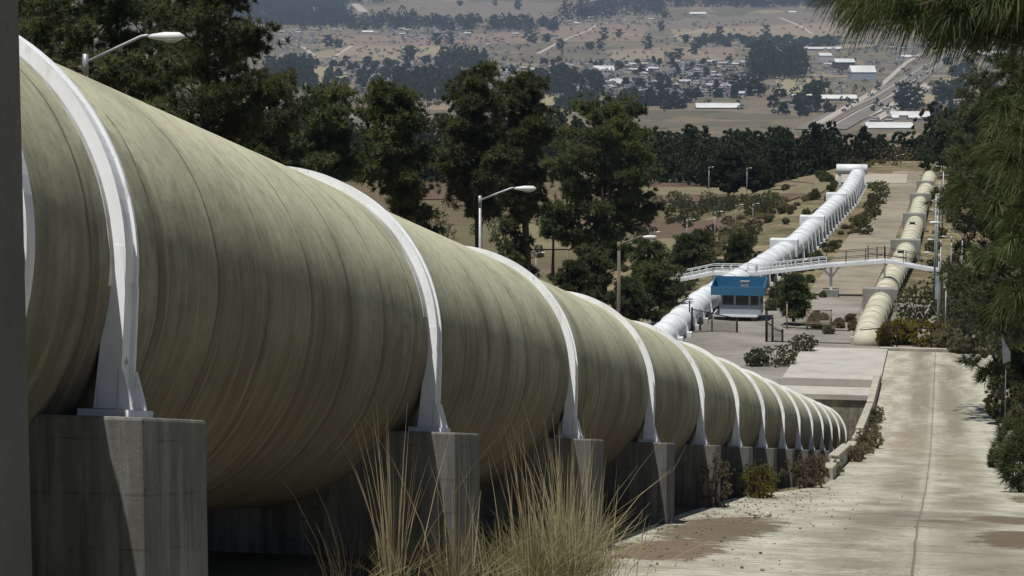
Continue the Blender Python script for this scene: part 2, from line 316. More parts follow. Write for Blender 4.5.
MT = dict(
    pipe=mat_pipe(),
    white=mat_white(),
    white_far=mat_plain('white_pipe_paint', (.74, .755, .76), (.56, .575, .575), .9, .55, 5),
    chip=mat_plain('flaked_white_paint', (.62, .62, .60), (.26, .25, .20), 2.5, .8, 6),
    cream=mat_plain('cream_pipe_paint', (.55, .53, .41), (.42, .40, .30), .8, .7, 5),
    pier=mat_concrete('pier_concrete', (.17, .166, .15), (.13, .127, .115), (.085, .083, .075), board=True),
    wallc=mat_concrete('wall_concrete', (.17, .165, .155), (.15, .145, .137), (.10, .097, .09), .9, False),
    slab=mat_concrete('slab_concrete', (.43, .41, .36), (.38, .36, .315), (.29, .27, .23), .5, False),
    head=mat_concrete('headwall_concrete', (.28, .265, .22), (.16, .15, .122), (.06, .056, .046), 1.6, True),
    block=mat_concrete('anchor_concrete', (.27, .265, .24), (.23, .225, .205), (.16, .155, .14), .7, True),
    kerb=mat_concrete('kerb_concrete', (.44, .41, .34), (.36, .335, .27), (.24, .22, .17), 1.5, False),
    road=mat_road(),
    road2=mat_ground('far_road_concrete', [(.36, (.27, .238, .18)), (.5, (.225, .195, .148)), (.63, (.175, .152, .115))], .25, 2.2, (.19, .15, .115), .5, .2),
    dirt=mat_ground('dry_soil', [(.36, (.24, .195, .115)), (.48, (.17, .14, .08)), (.57, (.11, .095, .052)), (.68, (.06, .06, .032))], .16, 1.1, (.07, .065, .036), .75),
    trench=mat_ground('shade_darkened_soil', [(.3, (.075, .062, .045)), (.7, (.05, .042, .03))], .5, 4, (.035, .03, .022), .5),  # soil colour darkened to deepen the shade under the big pipe
    gravel=mat_ground('gravel_yard', [(.36, (.27, .255, .22)), (.5, (.22, .205, .175)), (.63, (.16, .15, .122))], .18, 3.5, (.16, .15, .125), .5),
    plain=mat_ground('dry_farmland', [(.36, (.15, .115, .072)), (.5, (.11, .085, .055)), (.62, (.12, .11, .06))], .02, .5, (.10, .085, .05), .5, .3, (1, 3, 1)),
    valley=mat_valley(),
    gal=mat_plain('galvanised_steel', (.36, .37, .38), (.28, .29, .30), 3, .45, 3, metal=.4),
    signm=mat_plain('dull_sign_back', (.16, .17, .18), (.11, .115, .12), 3, .6, 3),
    dry_scrub=mat_leaf('dry_scrub_foliage', (.17, .145, .08), (.33, .28, .155), 1.2, .4),
    lampm=mat_plain('luminaire_shell', (.72, .72, .70), (.6, .6, .58), 4, .4, 3),
    lens=mat_plain('luminaire_lens', (.5, .52, .53), (.4, .42, .43), 4, .15, 2, spec=.5),
    dark=mat_plain('dark_steel', (.018, .018, .018), (.03, .028, .026), 4, .9, 3, spec=.08),
    rust=mat_plain('rusty_steel', (.17, .10, .06), (.24, .2, .16), 3, .8, 4),
    blue=mat_plain('blue_paint', (.028, .12, .215), (.036, .13, .23), 1.5, .5, 3),
    bluegrey=mat_plain('blue_grey_panel', (.32, .36, .40), (.26, .30, .34), 2, .6, 3),
    glass=mat_plain('dark_window_glass', (.02, .025, .03), (.03, .035, .04), 2, .08, 2, spec=.6),
    bark=mat_plain('pine_bark', (.075, .052, .038), (.035, .026, .02), 3, .95, 5, bump=.5, stretch=(3, 3, .7)),
    wood=mat_plain('weathered_pole_wood', (.19, .15, .12), (.11, .09, .07), 3, .9, 4, stretch=(6, 6, .5)),
    pine=mat_leaf('pine_needles', (.050, .066, .027), (.15, .158, .066), .55, .5),
    pine2=mat_leaf('olive_pine_needles', (.055, .07, .025), (.15, .158, .058), .5, .5),
    near_pine=mat_leaf('long_pine_needles', (.034, .05, .017), (.125, .142, .052), 2.5, .35),
    wood_far=mat_leaf('woodland_foliage', (.026, .038, .020), (.075, .088, .042), .12, .45),
    bush=mat_leaf('bush_foliage', (.075, .086, .040), (.17, .17, .08), 1.5, .45),
    grey_bush=mat_leaf('grey_green_foliage', (.13, .118, .07), (.27, .235, .14), 2, .45),
    yellow=mat_leaf('yellow_flowering_foliage', (.12, .11, .025), (.30, .235, .04), 2.0),
    straw=mat_leaf('dry_straw', (.30, .25, .145), (.52, .44, .27), 1.2, .2, .1),
    tuft=mat_leaf('tuft_grass', (.19, .17, .085), (.38, .325, .185), 1.5, .2, .1),
    stone=mat_plain('loose_stone', (.22, .185, .135), (.075, .055, .038), 1.5, .9, 3),
    roofw=mat_plain('pale_sheet_roof', (.60, .60, .58), (.46, .46, .44), .05, .6, 3),
    rooft=mat_plain('weathered_sheet_roof', (.46, .46, .45), (.34, .34, .33), .05, .7, 3),
    roofg=mat_plain('grey_slab_roof', (.32, .31, .30), (.22, .21, .20), .05, .8, 3),
    roofr=mat_plain('rusty_sheet_roof', (.24, .14, .10), (.18, .11, .085), .05, .8, 3),
    wallw=mat_plain('white_render', (.48, .46, .43), (.36, .345, .32), .05, .8, 3),
    wallg=mat_plain('grey_block_wall', (.30, .285, .265), (.22, .21, .195), .05, .9, 3),
    wallb=mat_plain('tan_block_wall', (.36, .27, .20), (.28, .21, .16), .05, .9, 3),
    wallm=mat_plain('maroon_wall', (.07, .055, .06), (.05, .045, .05), .05, .8, 3),
    track=mat_ground('pale_track', [(.3, (.40, .36, .30)), (.7, (.32, .28, .23))], .03, .3, (.24, .21, .17), .4, .1),
    ballast=mat_ground('rail_ballast', [(.3, (.19, .172, .15)), (.7, (.14, .128, .112))], .03, .3, (.08, .075, .07), .5, .1),
    field1=mat_ground('pink_ploughed_soil', [(.3, (.215, .155, .11)), (.7, (.18, .13, .095))], .01, .06, (.165, .12, .085), .4, .1, (1, 4, 1)),
    field2=mat_ground('tan_stubble', [(.3, (.25, .20, .135)), (.7, (.205, .165, .11))], .01, .06, (.18, .145, .10), .4, .1, (1, 4, 1)),
    field3=mat_ground('grey_brown_fallow', [(.3, (.175, .14, .105)), (.7, (.145, .118, .09))], .01, .06, (.125, .105, .08), .5, .1, (1, 5, 1)),
    field4=mat_ground('dark_ploughed_soil', [(.3, (.125, .085, .06)), (.7, (.10, .072, .052))], .02, .2, (.08, .06, .045), .4, .1, (1, 5, 1)),
    field6=mat_ground('olive_stubble', [(.3, (.20, .17, .10)), (.7, (.15, .13, .078))], .03, .4, (.10, .09, .055), .5, .1, (1, 4, 1)),
    field5=mat_ground('yellow_dry_grass', [(.3, (.28, .235, .14)), (.7, (.22, .185, .11))], .05, .5, (.18, .15, .085), .5, .1),
)

# ------------------------------------------------------------------ mesh helpers
class MB:
    def __init__(s): s.v = []; s.f = []; s.m = []; s.s = []
    def add(s, V, F, m=0, sm=False):
        o = len(s.v); s.v.extend([tuple(map(float, p)) for p in V])
        for f in F: s.f.append(tuple(o + i for i in f)); s.m.append(m); s.s.append(sm)
        return s
    def hexa(s, P, m=0):          # 8 corners: bottom 0-3 ccw, top 4-7
        return s.add(P, [(3, 2, 1, 0), (4, 5, 6, 7), (0, 1, 5, 4), (1, 2, 6, 5), (2, 3, 7, 6), (3, 0, 4, 7)], m)
    def box(s, c, d, m=0, rz=0.0):
        x, y, z = d[0] / 2, d[1] / 2, d[2] / 2; cs, sn = math.cos(rz), math.sin(rz)
        P = []
        for zz in (-z, z):
            for xx, yy in ((-x, -y), (x, -y), (x, y), (-x, y)):
                P.append((c[0] + xx * cs - yy * sn, c[1] + xx * sn + yy * cs, c[2] + zz))
        return s.hexa(P, m)
    def bar(s, a, b, w, h=None, m=0):   # square bar between two points
        a = np.array(a, float); b = np.array(b, float); h = h or w
        d = b - a; d /= np.linalg.norm(d)
        r = np.cross(d, (0, 0, 1.)); 
        if np.linalg.norm(r) < 1e-4: r = np.array([1., 0, 0])
        r /= np.linalg.norm(r); u = np.cross(r, d)
        P = [p + r * sx * w / 2 + u * sy * h / 2 for p in (a, b) for sx, sy in ((-1, -1), (1, -1), (1, 1), (-1, 1))]
        return s.hexa(P, m)
    def tube(s, pts, rad, n=8, m=0, caps=True, sm=True):
        pts = [np.array(p, float) for p in pts]
        if not hasattr(rad, '__len__'): rad = [rad] * len(pts)
        V = []; F = []; ref = None
        for i, p in enumerate(pts):
            d = pts[min(i + 1, len(pts) - 1)] - pts[max(i - 1, 0)]; d = d / (np.linalg.norm(d) + 1e-9)
            if ref is None: ref = np.array([1., 0, 0]) if abs(d[0]) < .9 else np.array([0, 1., 0])
            r = ref - d * (ref @ d); r /= np.linalg.norm(r); ref = r; u = np.cross(d, r)
            for j in range(n):
                t = 2 * PI * j / n; V.append(p + (r * math.cos(t) + u * math.sin(t)) * rad[i])
        for i in range(len(pts) - 1):
            for j in range(n): F.append((i * n + j, i * n + (j + 1) % n, (i + 1) * n + (j + 1) % n, (i + 1) * n + j))
        if caps:
            F.append(tuple(range(n - 1, -1, -1))); F.append(tuple(range((len(pts) - 1) * n, len(pts) * n)))
        return s.add(V, F, m, sm)
    def prism(s, poly, a, b, m=0):      # poly points at a, same + (b-a)
        d = np.array(b, float) - np.array(a, float); n = len(poly)
        V = [np.array(p, float) for p in poly] + [np.array(p, float) + d for p in poly]
        F = [tuple(range(n - 1, -1, -1)), tuple(range(n, 2 * n))] + [(i, (i + 1) % n, n + (i + 1) % n, n + i) for i in range(n)]
        return s.add(V, F, m)
    def build(s, name, mats, parent=None, org=None, bevel=0):
        if not isinstance(mats, (list, tuple)): mats = [mats]
        if org is None: org = parent['_org'] if parent is not None and '_org' in ORG_KEYS(parent) else (0, 0, 0)
        V = np.array(s.v, float) - np.array(org, float)
        me = bpy.data.meshes.new(name); me.from_pydata(V.tolist(), [], s.f); 
        for mt in mats: me.materials.append(mt)
        me.polygons.foreach_set('material_index', s.m); me.polygons.foreach_set('use_smooth', s.s); me.update()
        return link(name, me, parent, org, bevel)
ORG = {}
def ORG_KEYS(o): return {'_org'} if o.name in ORG else set()
def link(name, me, parent, org, bevel=0):
    o = bpy.data.objects.new(name, me); COL.objects.link(o)
    if parent is None: o.location = org
    else: o.parent = parent
    ORG[o.name] = tuple(org)
    if bevel:
        bv = o.modifiers.new('bevel', 'BEVEL'); bv.width = bevel; bv.segments = 2; bv.limit_method = 'ANGLE'
    return o
def build(mb, name, mats, parent=None, org=None, bevel=0):
    if not isinstance(mats, (list, tuple)): mats = [mats]
    if org is None: org = ORG[parent.name] if parent is not None else (0, 0, 0)
    V = np.array(mb.v, float) - np.array(org, float)
    me = bpy.data.meshes.new(name); me.from_pydata(V.tolist(), [], mb.f)
    for mt in mats: me.materials.append(mt)
    me.polygons.foreach_set('material_index', mb.m); me.polygons.foreach_set('use_smooth', mb.s); me.update()
    return link(name, me, parent, org, bevel)
def build_np(V, k, name, mat, parent=None, org=None):   # V: (n,k,3) polygons, k corners each
    if org is None: org = ORG[parent.name] if parent is not None else (0, 0, 0)
    n = len(V); me = bpy.data.meshes.new(name)
    P = (V.reshape(-1, 3) - np.array(org, float)).astype(np.float32)
    me.vertices.add(n * k); me.vertices.foreach_set('co', P.ravel())
    me.loops.add(n * k); me.loops.foreach_set('vertex_index', np.arange(n * k, dtype=np.int32))
    me.polygons.add(n); me.polygons.foreach_set('loop_start', np.arange(0, n * k, k, dtype=np.int32))
    me.polygons.foreach_set('loop_total', np.full(n, k, np.int32))
    me.materials.append(mat); me.update(); me.validate()
    return link(name, me, parent, org)
def tag(o, label=None, cat=None, group=None, kind=None):
    if label: o['label'] = label
    if cat: o['category'] = cat
    if group: o['group'] = group
    if kind: o['kind'] = kind
    return o
def thing(name, label, cat, loc, group=None):
    o = bpy.data.objects.new(name, None); COL.objects.link(o); o.location = [float(x) for x in loc]
    o.empty_display_size = .2; ORG[o.name] = tuple(float(x) for x in loc)
    return tag(o, label, cat, group)
KIDS = {}
def copy_tree(o, loc=None, rz=None, sc=None, label=None):
    c = o.copy(); COL.objects.link(c)
    for ch in [x for x in bpy.data.objects if x.parent == o]:
        d = ch.copy(); COL.objects.link(d); d.parent = c
        for g in [x for x in bpy.data.objects if x.parent == ch]:
            e = g.copy(); COL.objects.link(e); e.parent = d
    if loc is not None: c.location = [float(x) for x in loc]
    if rz is not None: c.rotation_euler.z = rz
    if sc is not None: c.scale = (sc, sc, sc) if not hasattr(sc, '__len__') else sc
    if label: c['label'] = label
    return c

# ------------------------------------------------------------------ terrain
def make_terrain():
    rows = np.concatenate([np.arange(-60, 160, 1.25), [130.6, 130.75], np.arange(160, 460, 4.0), np.geomspace(460, 15000, 170)])
    rows = np.unique(np.round(rows, 3))
    nearx = np.array([-12, -10.6, -9.6, -9.3, -9.0, -8.6, -7.5, -6, -5, -4.2, -3.6, -3.35, -3.05, -2.6, -1.5, 0, 1.5, 2.6, 3.1, 3.6, 4.2, 5.0, 6.0])
    tl = (np.arange(1, 131) / 130.0)[::-1]; tr = np.arange(1, 61) / 60.0
    XX = []; 
    for Y in rows:
        wl = 110 + .56 * max(Y, 40); wr = 110 + .28 * max(Y, 40)
        XX.append(np.concatenate([-12 - wl * tl ** 1.35, nearx, 6 + wr * tr ** 1.3]))
    XX = np.array(XX); YY = np.repeat(rows[:, None], XX.shape[1], 1); ZZ = hz(XX, YY)
    ZZ = ZZ - .10 * (((np.abs(XX - shf(YY)) < 2.65) | ((XX < 0) & (XX > -4.0) & (YY < 54))) & (YY < 147) & (YY > -30))          # bed for the road slab
    nr, nc = XX.shape
    V = np.stack([XX, YY, ZZ], -1).reshape(-1, 3)
    i = np.arange(nr - 1)[:, None] * nc + np.arange(nc - 1)[None, :]
    F = np.stack([i, i + 1, i + nc + 1, i + nc], -1).reshape(-1, 4)
    cx = V[F].mean(1); D = -_sa * cx[:, 0] + _ca * cx[:, 1]
    mi = np.zeros(len(F), np.int32)
    mi[(cx[:, 1] > 126) & (cx[:, 1] < 177) & (cx[:, 0] > -19) & (cx[:, 0] < 3.2)] = 1
    mi[(cx[:, 1] > 190) & (cx[:, 0] < -18.5 + (cx[:, 1] - 155) * .064 - 16)] = 2
    mi[D > 470] = 3
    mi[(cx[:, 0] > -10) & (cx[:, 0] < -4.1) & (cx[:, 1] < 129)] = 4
    me = bpy.data.meshes.new('ground'); me.from_pydata(V.tolist(), [], F.tolist())
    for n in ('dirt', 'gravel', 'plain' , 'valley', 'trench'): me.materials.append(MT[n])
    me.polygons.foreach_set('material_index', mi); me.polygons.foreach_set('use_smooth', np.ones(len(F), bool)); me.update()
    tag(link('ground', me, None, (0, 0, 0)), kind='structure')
make_terrain()

def strip(name, xl, xr, y0, y1, step, mat, dz=.03, kind='structure', thick=.25):
    ys = np.arange(y0, y1 + 1e-6, step); mb = MB(); nx = 9
    V = []; 
    for y in ys:
        a, b = xl(y), xr(y)
        if name == 'road': a += float(shf(y)); b += float(shf(y))
        for j in range(nx):
            x = a + (b - a) * j / (nx - 1); V.append((x, y, float(zr(y)) + dz))
    F = [(i * nx + j, i * nx + j + 1, (i + 1) * nx + j + 1, (i + 1) * nx + j) for i in range(len(ys) - 1) for j in range(nx - 1)]
    mb.add(V, F, 0, True)
    return tag(build(mb, name, mat), kind=kind)

# near road slab: the left apron stays level with the slab until the kerb begins
strip('road', lambda y: -2.95 if y > 68 else -2.95 - 1.45 * float(sst(68, 52, y)), lambda y: 2.95, -30, 146.2, 1.0, MT['road'])
# far road between the two far pipes
strip('far_road', lambda y: -9.4 + (y - 165) * .0295, lambda y: -4.6 + (y - 165) * .0235, 178, 318, 2.0, MT['road2'], .06)
strip('crossing_road', lambda y: -12.0, lambda y: -3.0, 296, 312, 2.0, MT['track'], .10)
strip('lower_road', lambda y: -9.6, lambda y: -4.8, 150, 178, 2.0, MT['gravel'], .05)

# draped sheets in the valley
def drape(name, quad, mat, nu=10, nv=8, dz=.5):
    q = [np.array(p, float) for p in quad]; V = []
    for j in range(nv + 1):
        for i in range(nu + 1):
            u, v = i / nu, j / nv
            p = (q[0] * (1 - u) + q[1] * u) * (1 - v) + (q[3] * (1 - u) + q[2] * u) * v
            g = G(p[0], p[1]); V.append((g[0], g[1], g[2] + dz))
    F = [(j * (nu + 1) + i, j * (nu + 1) + i + 1, (j + 1) * (nu + 1) + i + 1, (j + 1) * (nu + 1) + i) for j in range(nv) for i in range(nu)]
    mb = MB(); mb.add(V, F, 0, True)
    o = build(mb, name, mat)
    return tag(o, kind='structure')
def path(name, pts, widths, mat, dz=.7, sub=6):
    L = []; R = []
    P = [np.array(p, float) for p in pts]
    for i in range(len(P) - 1):
        for t in np.arange(0, 1, 1 / sub):
            L.append((P[i] * (1 - t) + P[i + 1] * t, widths[i] * (1 - t) + widths[i + 1] * t))
    L.append((P[-1], widths[-1]))
    C = [G(p[0], p[1]) for p, w in L]; V = []
    for i, c in enumerate(C):
        d = C[min(i + 1, len(C) - 1)] - C[max(i - 1, 0)]; d[2] = 0; d /= np.linalg.norm(d) + 1e-9
        n = np.array([-d[1], d[0], 0]); w = L[i][1] / 2
        for s in (1, -1):
            q = c + n * w * s; V.append((q[0], q[1], float(hz(q[0], q[1])) + dz))
    F = [(2 * i, 2 * i + 1, 2 * i + 3, 2 * i + 2) for i in range(len(C) - 1)]
    mb = MB(); mb.add(V, F, 0, True)
    return tag(build(mb, name, mat), kind='structure')

F1, F2, F3, F4, F5, F6 = (MT['field%d' % i] for i in range(1, 7))
for q, m in [
    ([(300, 34), (425, 36), (432, 46), (352, 47)], F1), ([(268, 62), (350, 46), (440, 46), (392, 58)], F2),
    ([(285, 58), (395, 58), (370, 63), (262, 66)], F3), ([(330, 5), (420, 6), (420, 16), (335, 18)], F3),
    ([(425, 2), (560, 3), (545, 20), (425, 18)], F3), ([(345, 60), (460, 50), (475, 56), (380, 64)], F2),
    ([(430, 34), (540, 34), (540, 44), (430, 44)], F1), ([(540, 27), (650, 25), (640, 42), (545, 42)], F1),
    ([(607, 51), (664, 48), (664, 61), (610, 61)], F2), ([(665, 48), (735, 48), (735, 60), (672, 60)], F1),
    ([(672, 48), (690, 47), (728, 60), (700, 61)], F2), ([(670, 30), (845, 22), (835, 42), (680, 42)], F2),
    ([(660, 22), (840, 8), (845, 22), (670, 30)], F3), ([(560, 2), (650, 3), (640, 20), (560, 22)], F3),
     ([(400, 47), (450, 46), (450, 60), (405, 62)], F5),
    ([(500, 94), (560, 94), (570, 104), (520, 108)], F5), 
    ([(905, 106), (960, 104), (960, 112), (905, 112)], F4), ([(900, 95), (960, 94), (965, 104), (910, 105)], F5),
    ([(290, 68), (345, 66), (350, 84), (300, 88)], F5), ([(775, 80), (820, 78), (830, 92), (780, 96)], F5),
    ([(930, 80), (1000, 74), (1000, 92), (935, 92)], F5),
]:
    drape('field', q, m)
# nearer fields on the plain left of the far pipes
for q, m in [
    ([(395, 174), (520, 176), (520, 200), (395, 200)], F4), ([(650, 173), (712, 173), (712, 181), (650, 181)], F6),
    ([(650, 181), (830, 181), (830, 188), (650, 188)], F4), ([(640, 188), (830, 188), (820, 194), (640, 196)], F6),
    ([(640, 196), (812, 194), (790, 201), (640, 203)], F4), ([(640, 222), (770, 220), (740, 236), (640, 240)], F4),
    ([(640, 240), (738, 237), (700, 256), (640, 262)], F6), ([(500, 225), (600, 225), (590, 250), (500, 250)], F6),
    ([(770, 178), (830, 176), (830, 190), (770, 190)], F6),
]:
    drape('field', q, m, dz=.12)
# railway, tracks and lanes in the valley
path('railway', [(818, 130), (850, 112), (880, 98), (905, 82), (930, 66), (960, 50), (985, 38)], [40, 40, 40, 36, 34, 34, 34], MT['ballast'])
for dx in (-7, -2, 4, 9):
    path('rail_track', [(818 + dx, 130), (850 + dx, 112), (880 + dx * .9, 98), (905 + dx * .8, 82), (930 + dx * .7, 66), (960 + dx * .6, 50)], [2.2] * 6, MT['track'] if dx in (-7, 9) else MT['field3'], 1.0)
path('railway', [(838, 130), (866, 114), (892, 99), (914, 84), (940, 66)], [14] * 5, MT['ballast'], .9)
path('dirt_road', [(820, 124), (850, 106), (874, 92), (890, 78), (905, 64), (925, 52)], [9, 9, 8, 8, 8, 8], MT['track'], .8)
path('dirt_road', [(866, 126), (890, 112), (905, 103), (930, 86)], [10, 10, 10, 10], MT['track'], .8)
path('dirt_road', [(860, 120), (882, 110), (910, 96), (926, 84)], [6, 8, 8, 6], MT['track'], .8)
path('embankment', [(914, 78), (922, 72), (930, 68)], [26, 34, 24], MT['track'], .6)
path('dirt_road', [(538, 54), (560, 42), (590, 30), (600, 22)], [8, 8, 7, 6], MT['track'])
path('dirt_road', [(303, 47), (316, 58)], [9, 9], MT['track']); path('dirt_road', [(330, 60), (352, 46)], [8, 8], MT['track'])
path('dirt_road', [(690, 73), (716, 66), (730, 62)], [20, 22, 20], MT['track']); path('dirt_road', [(706, 80), (716, 84)], [22, 22], MT['track'])
path('dirt_road', [(780, 18), (800, 26), (812, 34)], [9, 9, 8], MT['track']); path('dirt_road', [(600, 32), (668, 38), (705, 30)], [8, 8, 8], MT['track'])
path('dirt_road', [(355, 4), (364, 12)], [24, 24], MT['track']); path('dirt_road', [(560, 62), (700, 61), (760, 63)], [10, 10, 10], MT['ballast'])

# ------------------------------------------------------------------ big aqueduct pipe
DR = .004; S0 = 8.78; K0 = 1.515; PXC = -6.26; NC = .90; RP = 1.575; RR = 1.655; NB = .08; NR = 15
def PL(x, s, n):        # pipe frame (across, along the slope, up from the slope plane) -> world
    Y = s * CT + n * ST
    return np.array([x + DR * Y, Y, -s * ST + n * CT])
ring_s = [(K0 + i) * S0 for i in range(NR)]
s_end = ring_s[-1] + 2.2
pipe = thing('aqueduct_pipe', 'giant weathered concrete pipe with white support rings running downhill beside the road', 'pipe', PL(PXC, 6, 0))
def make_shell():
    ss = np.arange(4.0, s_end + .01, .42); nseg = 96; V = []; UV = []
    for s in ss:
        for j in range(nseg + 1):
            t = -PI + 2 * PI * j / nseg           # 0 at the top, positive to the right
            V.append(PL(PXC + RP * math.sin(t), s, NC + RP * math.cos(t)))
            UV.append((s, t * RP))
    n1 = nseg + 1
    F = [(i * n1 + j, (i + 1) * n1 + j, (i + 1) * n1 + j + 1, i * n1 + j + 1) for i in range(len(ss) - 1) for j in range(nseg)]
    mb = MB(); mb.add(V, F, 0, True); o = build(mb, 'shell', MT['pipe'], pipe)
    me = o.data; uvl = me.uv_layers.new(name='UVMap'); li = np.zeros(len(me.loops), np.int32); me.loops.foreach_get('vertex_index', li)
    uvl.data.foreach_set('uv', np.array(UV)[li].ravel().astype(np.float32))
make_shell()
def annulus(mb, s0, s1, r0, r1, m=0, t0=-PI, t1=PI, n=96, f=PL, xc=PXC, nc=NC):
    V = []
    for i in range(n + 1):
        t = t0 + (t1 - t0) * i / n
        for s, r in ((s0, r0), (s0, r1), (s1, r1), (s1, r0)):
            V.append(f(xc + r * math.sin(t), s, nc + r * math.cos(t)))
    F = []
    for i in range(n):
        for j in range(4):
            a, b = i * 4 + j, i * 4 + (j + 1) % 4; F.append((a, b, b + 4, a + 4))
    o = len(mb.v); mb.add(V, F, m, False)
def quadp(mb, pts, thick_s, m=0):      # plate in the (x,n) plane at s, given (x,s,n) points, thickness along s
    mb.prism([PL(*p) for p in pts], PL(0, 0, 0), PL(0, thick_s, 0), m)
HB = .12
for i, s in enumerate(ring_s):
    mb = MB()
    TT = 1.60
    annulus(mb, s - HB, s - HB + .035, RP - .01, RR, 0, -TT, TT, 64)       # two web plates
    annulus(mb, s + HB - .035, s + HB, RP - .01, RR, 0, -TT, TT, 64)
    annulus(mb, s - HB + .035, s + HB - .035, RP - .01, RR - .02, 0, -TT, TT, 64)              # recessed band between
    ring = build(mb, 'support_ring', MT['white'], pipe)
    for sd in (-1, 1):
        x0 = PXC + sd * (RR + .004)                                     # leg from the widest point straight down
        lg = MB(); top = NC + .16
        for so in (-HB - .004, HB - .031):
            P = [(x0 - sd * .16, s + so, NB + .04), (x0, s + so, NB + .04), (x0, s + so, top - .26), (x0 - sd * .022, s + so, top), (x0 - sd * .08, s + so, top), (x0 - sd * .12, s + so, top - .35)]
            if sd < 0: P = P[::-1]
            quadp(lg, P, .035)
        P = [(x0 - sd * .15, s - HB + .032, NB + .04), (x0 - sd * .025, s - HB + .032, NB + .04), (x0 - sd * .025, s - HB + .032, top - .3), (x0 - sd * .045, s - HB + .032, top - .02), (x0 - sd * .08, s - HB + .032, top - .02), (x0 - sd * .125, s - HB + .032, top - .5)]
        if sd < 0: P = P[::-1]
        quadp(lg, P, 2 * HB - .064)
        leg = build(lg, 'leg', MT['white'], ring)
        bp = MB()
        xa, xb = sorted((x0 - sd * .22, x0 + sd * .085))
        bp.hexa([PL(xa, s - .22, NB - .005), PL(xb, s - .22, NB - .005), PL(xb, s + .22, NB - .005), PL(xa, s + .22, NB - .005),
                 PL(xa, s - .22, NB + .035), PL(xb, s - .22, NB + .035), PL(xb, s + .22, NB + .035), PL(xa, s + .22, NB + .035)])
        build(bp, 'base_plate', MT['white'], ring)
        for so in (-HB - .012, HB - .02):
            gs = MB(); P = [(x0 - sd * .012, s + so, NB + .037), (x0 + sd * .078, s + so, NB + .037), (x0 + sd * .070, s + so, NB + .075), (x0 + sd * .010, s + so, NB + .26), (x0 - sd * .012, s + so, NB + .26)]
            if sd < 0: P = P[::-1]
            quadp(gs, P, .03); build(gs, 'gusset', MT['white'], ring)
# painted joint band upstream of the first ring, flaked paint beside the rings
mb = MB(); annulus(mb, ring_s[0] - 1.52, ring_s[0] - 1.40, RP - .01, RP + .03); build(mb, 'joint_band', MT['white'], pipe)
mb = MB(); annulus(mb, ring_s[0] - .18, ring_s[0] - HB - .002, RP - .01, RP + .006, 0, -1.6, 1.62, 64); build(mb, 'sealant_strip', MT['chip'], pipe)
mb = MB(); annulus(mb, ring_s[1] - .30, ring_s[1] - HB - .002, RP - .01, RP + .006, t0=.62, t1=1.42, n=30); build(mb, 'sealant_strip', MT['chip'], pipe)
# concrete piers
pn = ['nearest and largest concrete pier, standing beside the tall grey wall', 'concrete pier behind the tall dry stalks', 'concrete pier half hidden by the large grass tussock', 'concrete pier just right of the grass tussock with bare slab in front',
      'concrete pier with a small grey leafy shrub at its foot', 'concrete pier behind the yellow-green bush']
for i, s in enumerate(ring_s):
    h = .58; xr = -4.30; xl = 2 * PXC - xr
    mb = MB()
    Yc = PL(0, s, 0)[1]; nseg = 24
    prof = [(xl, None), (xr, None), (xr, NB - .005)]
    rc = RP - .012; sp = math.sqrt(max(rc * rc - (NB - .005 - NC) ** 2, 0)); ta = math.acos((NB - .005 - NC) / rc)
    for j in range(nseg + 1):
        t = ta + (2 * PI - 2 * ta) * j / nseg; prof.append((PXC + rc * math.sin(t), NC + rc * math.cos(t)))
    prof.append((xl, NB - .005))
    V = []
    for so in (-h, h):
        for x, n in prof:
            if n is None: Y = Yc + so; V.append((x + DR * Y, Y, -SL * Y - 1.6))
            else:
                Y = Yc + so; V.append((x + DR * Y, Y, -SL * Y + n * (1.018 if n > NC else 1.0)))
    m_ = len(prof)
    # saddle block split into convex-ish quads: front, back, sides
    F = []
    idx = list(range(m_))
    F.append(tuple(idx)); F.append(tuple(m_ + j for j in idx[::-1]))
    for j in range(m_): F.append(((j + 1) % m_, j, m_ + j, m_ + (j + 1) % m_))
    mb.add(V, F)
    base = PL(PXC, s, -1.12)
    lab = pn[i] if i < len(pn) else 'weathered concrete pier under the far end of the big pipe'
    tag(build(mb, 'concrete_pier', MT['pier'], org=base, bevel=.02), lab, 'pier', 'concrete piers under the big pipe')

# tall side wall at the left edge of the frame
mb = MB()
r0 = ray(33.5, 576); a = r0 * 8.675 / r0[1]
mb.box((a[0] - 1.0, 7.2, -.6), (2.0, 2.95, 5.6)); 
tag(build(mb, 'concrete_wall', MT['wallc'], org=(a[0] - 1, 7.2, -3.0), bevel=.015), 'tall plain grey concrete wall standing at the left edge', 'wall')

# platform slab, ledge and headwall over the end of the big pipe
def yz(px, py, Y):
    r = ray(px, py); return r * Y / r[1]
plat = thing('concrete_platform', 'stepped concrete platform and headwall where the big pipe goes underground', 'platform', (-5.4, 130, float(zr(130)) - 2))
zs = float(zr(131)) + .12
mb = MB(); P = []
for (x, y) in ((-8.3, 130.3), (-2.98, 130.3), (-2.98, 146), (-8.1, 146)): P.append((x + float(shf(y)), y))
top = [(x, y, float(zr(y)) + .16) for x, y in P]
mb.hexa([(x, y, z - .46) for x, y, z in top] + top); build(mb, 'top_slab', MT['slab'], plat, bevel=.03)
mb = MB(); zl = top[0][2] - .44
mb.box((-5.75 + .48, 128.95, zl - .15), (5.56, 2.66, .3)); build(mb, 'ledge', MT['slab'], plat, bevel=.02)
mb = MB(); mb.box((-5.75 + .48, 128.85, zl - 3.0), (5.5, 2.2, 5.38)); build(mb, 'headwall', MT['head'], plat)

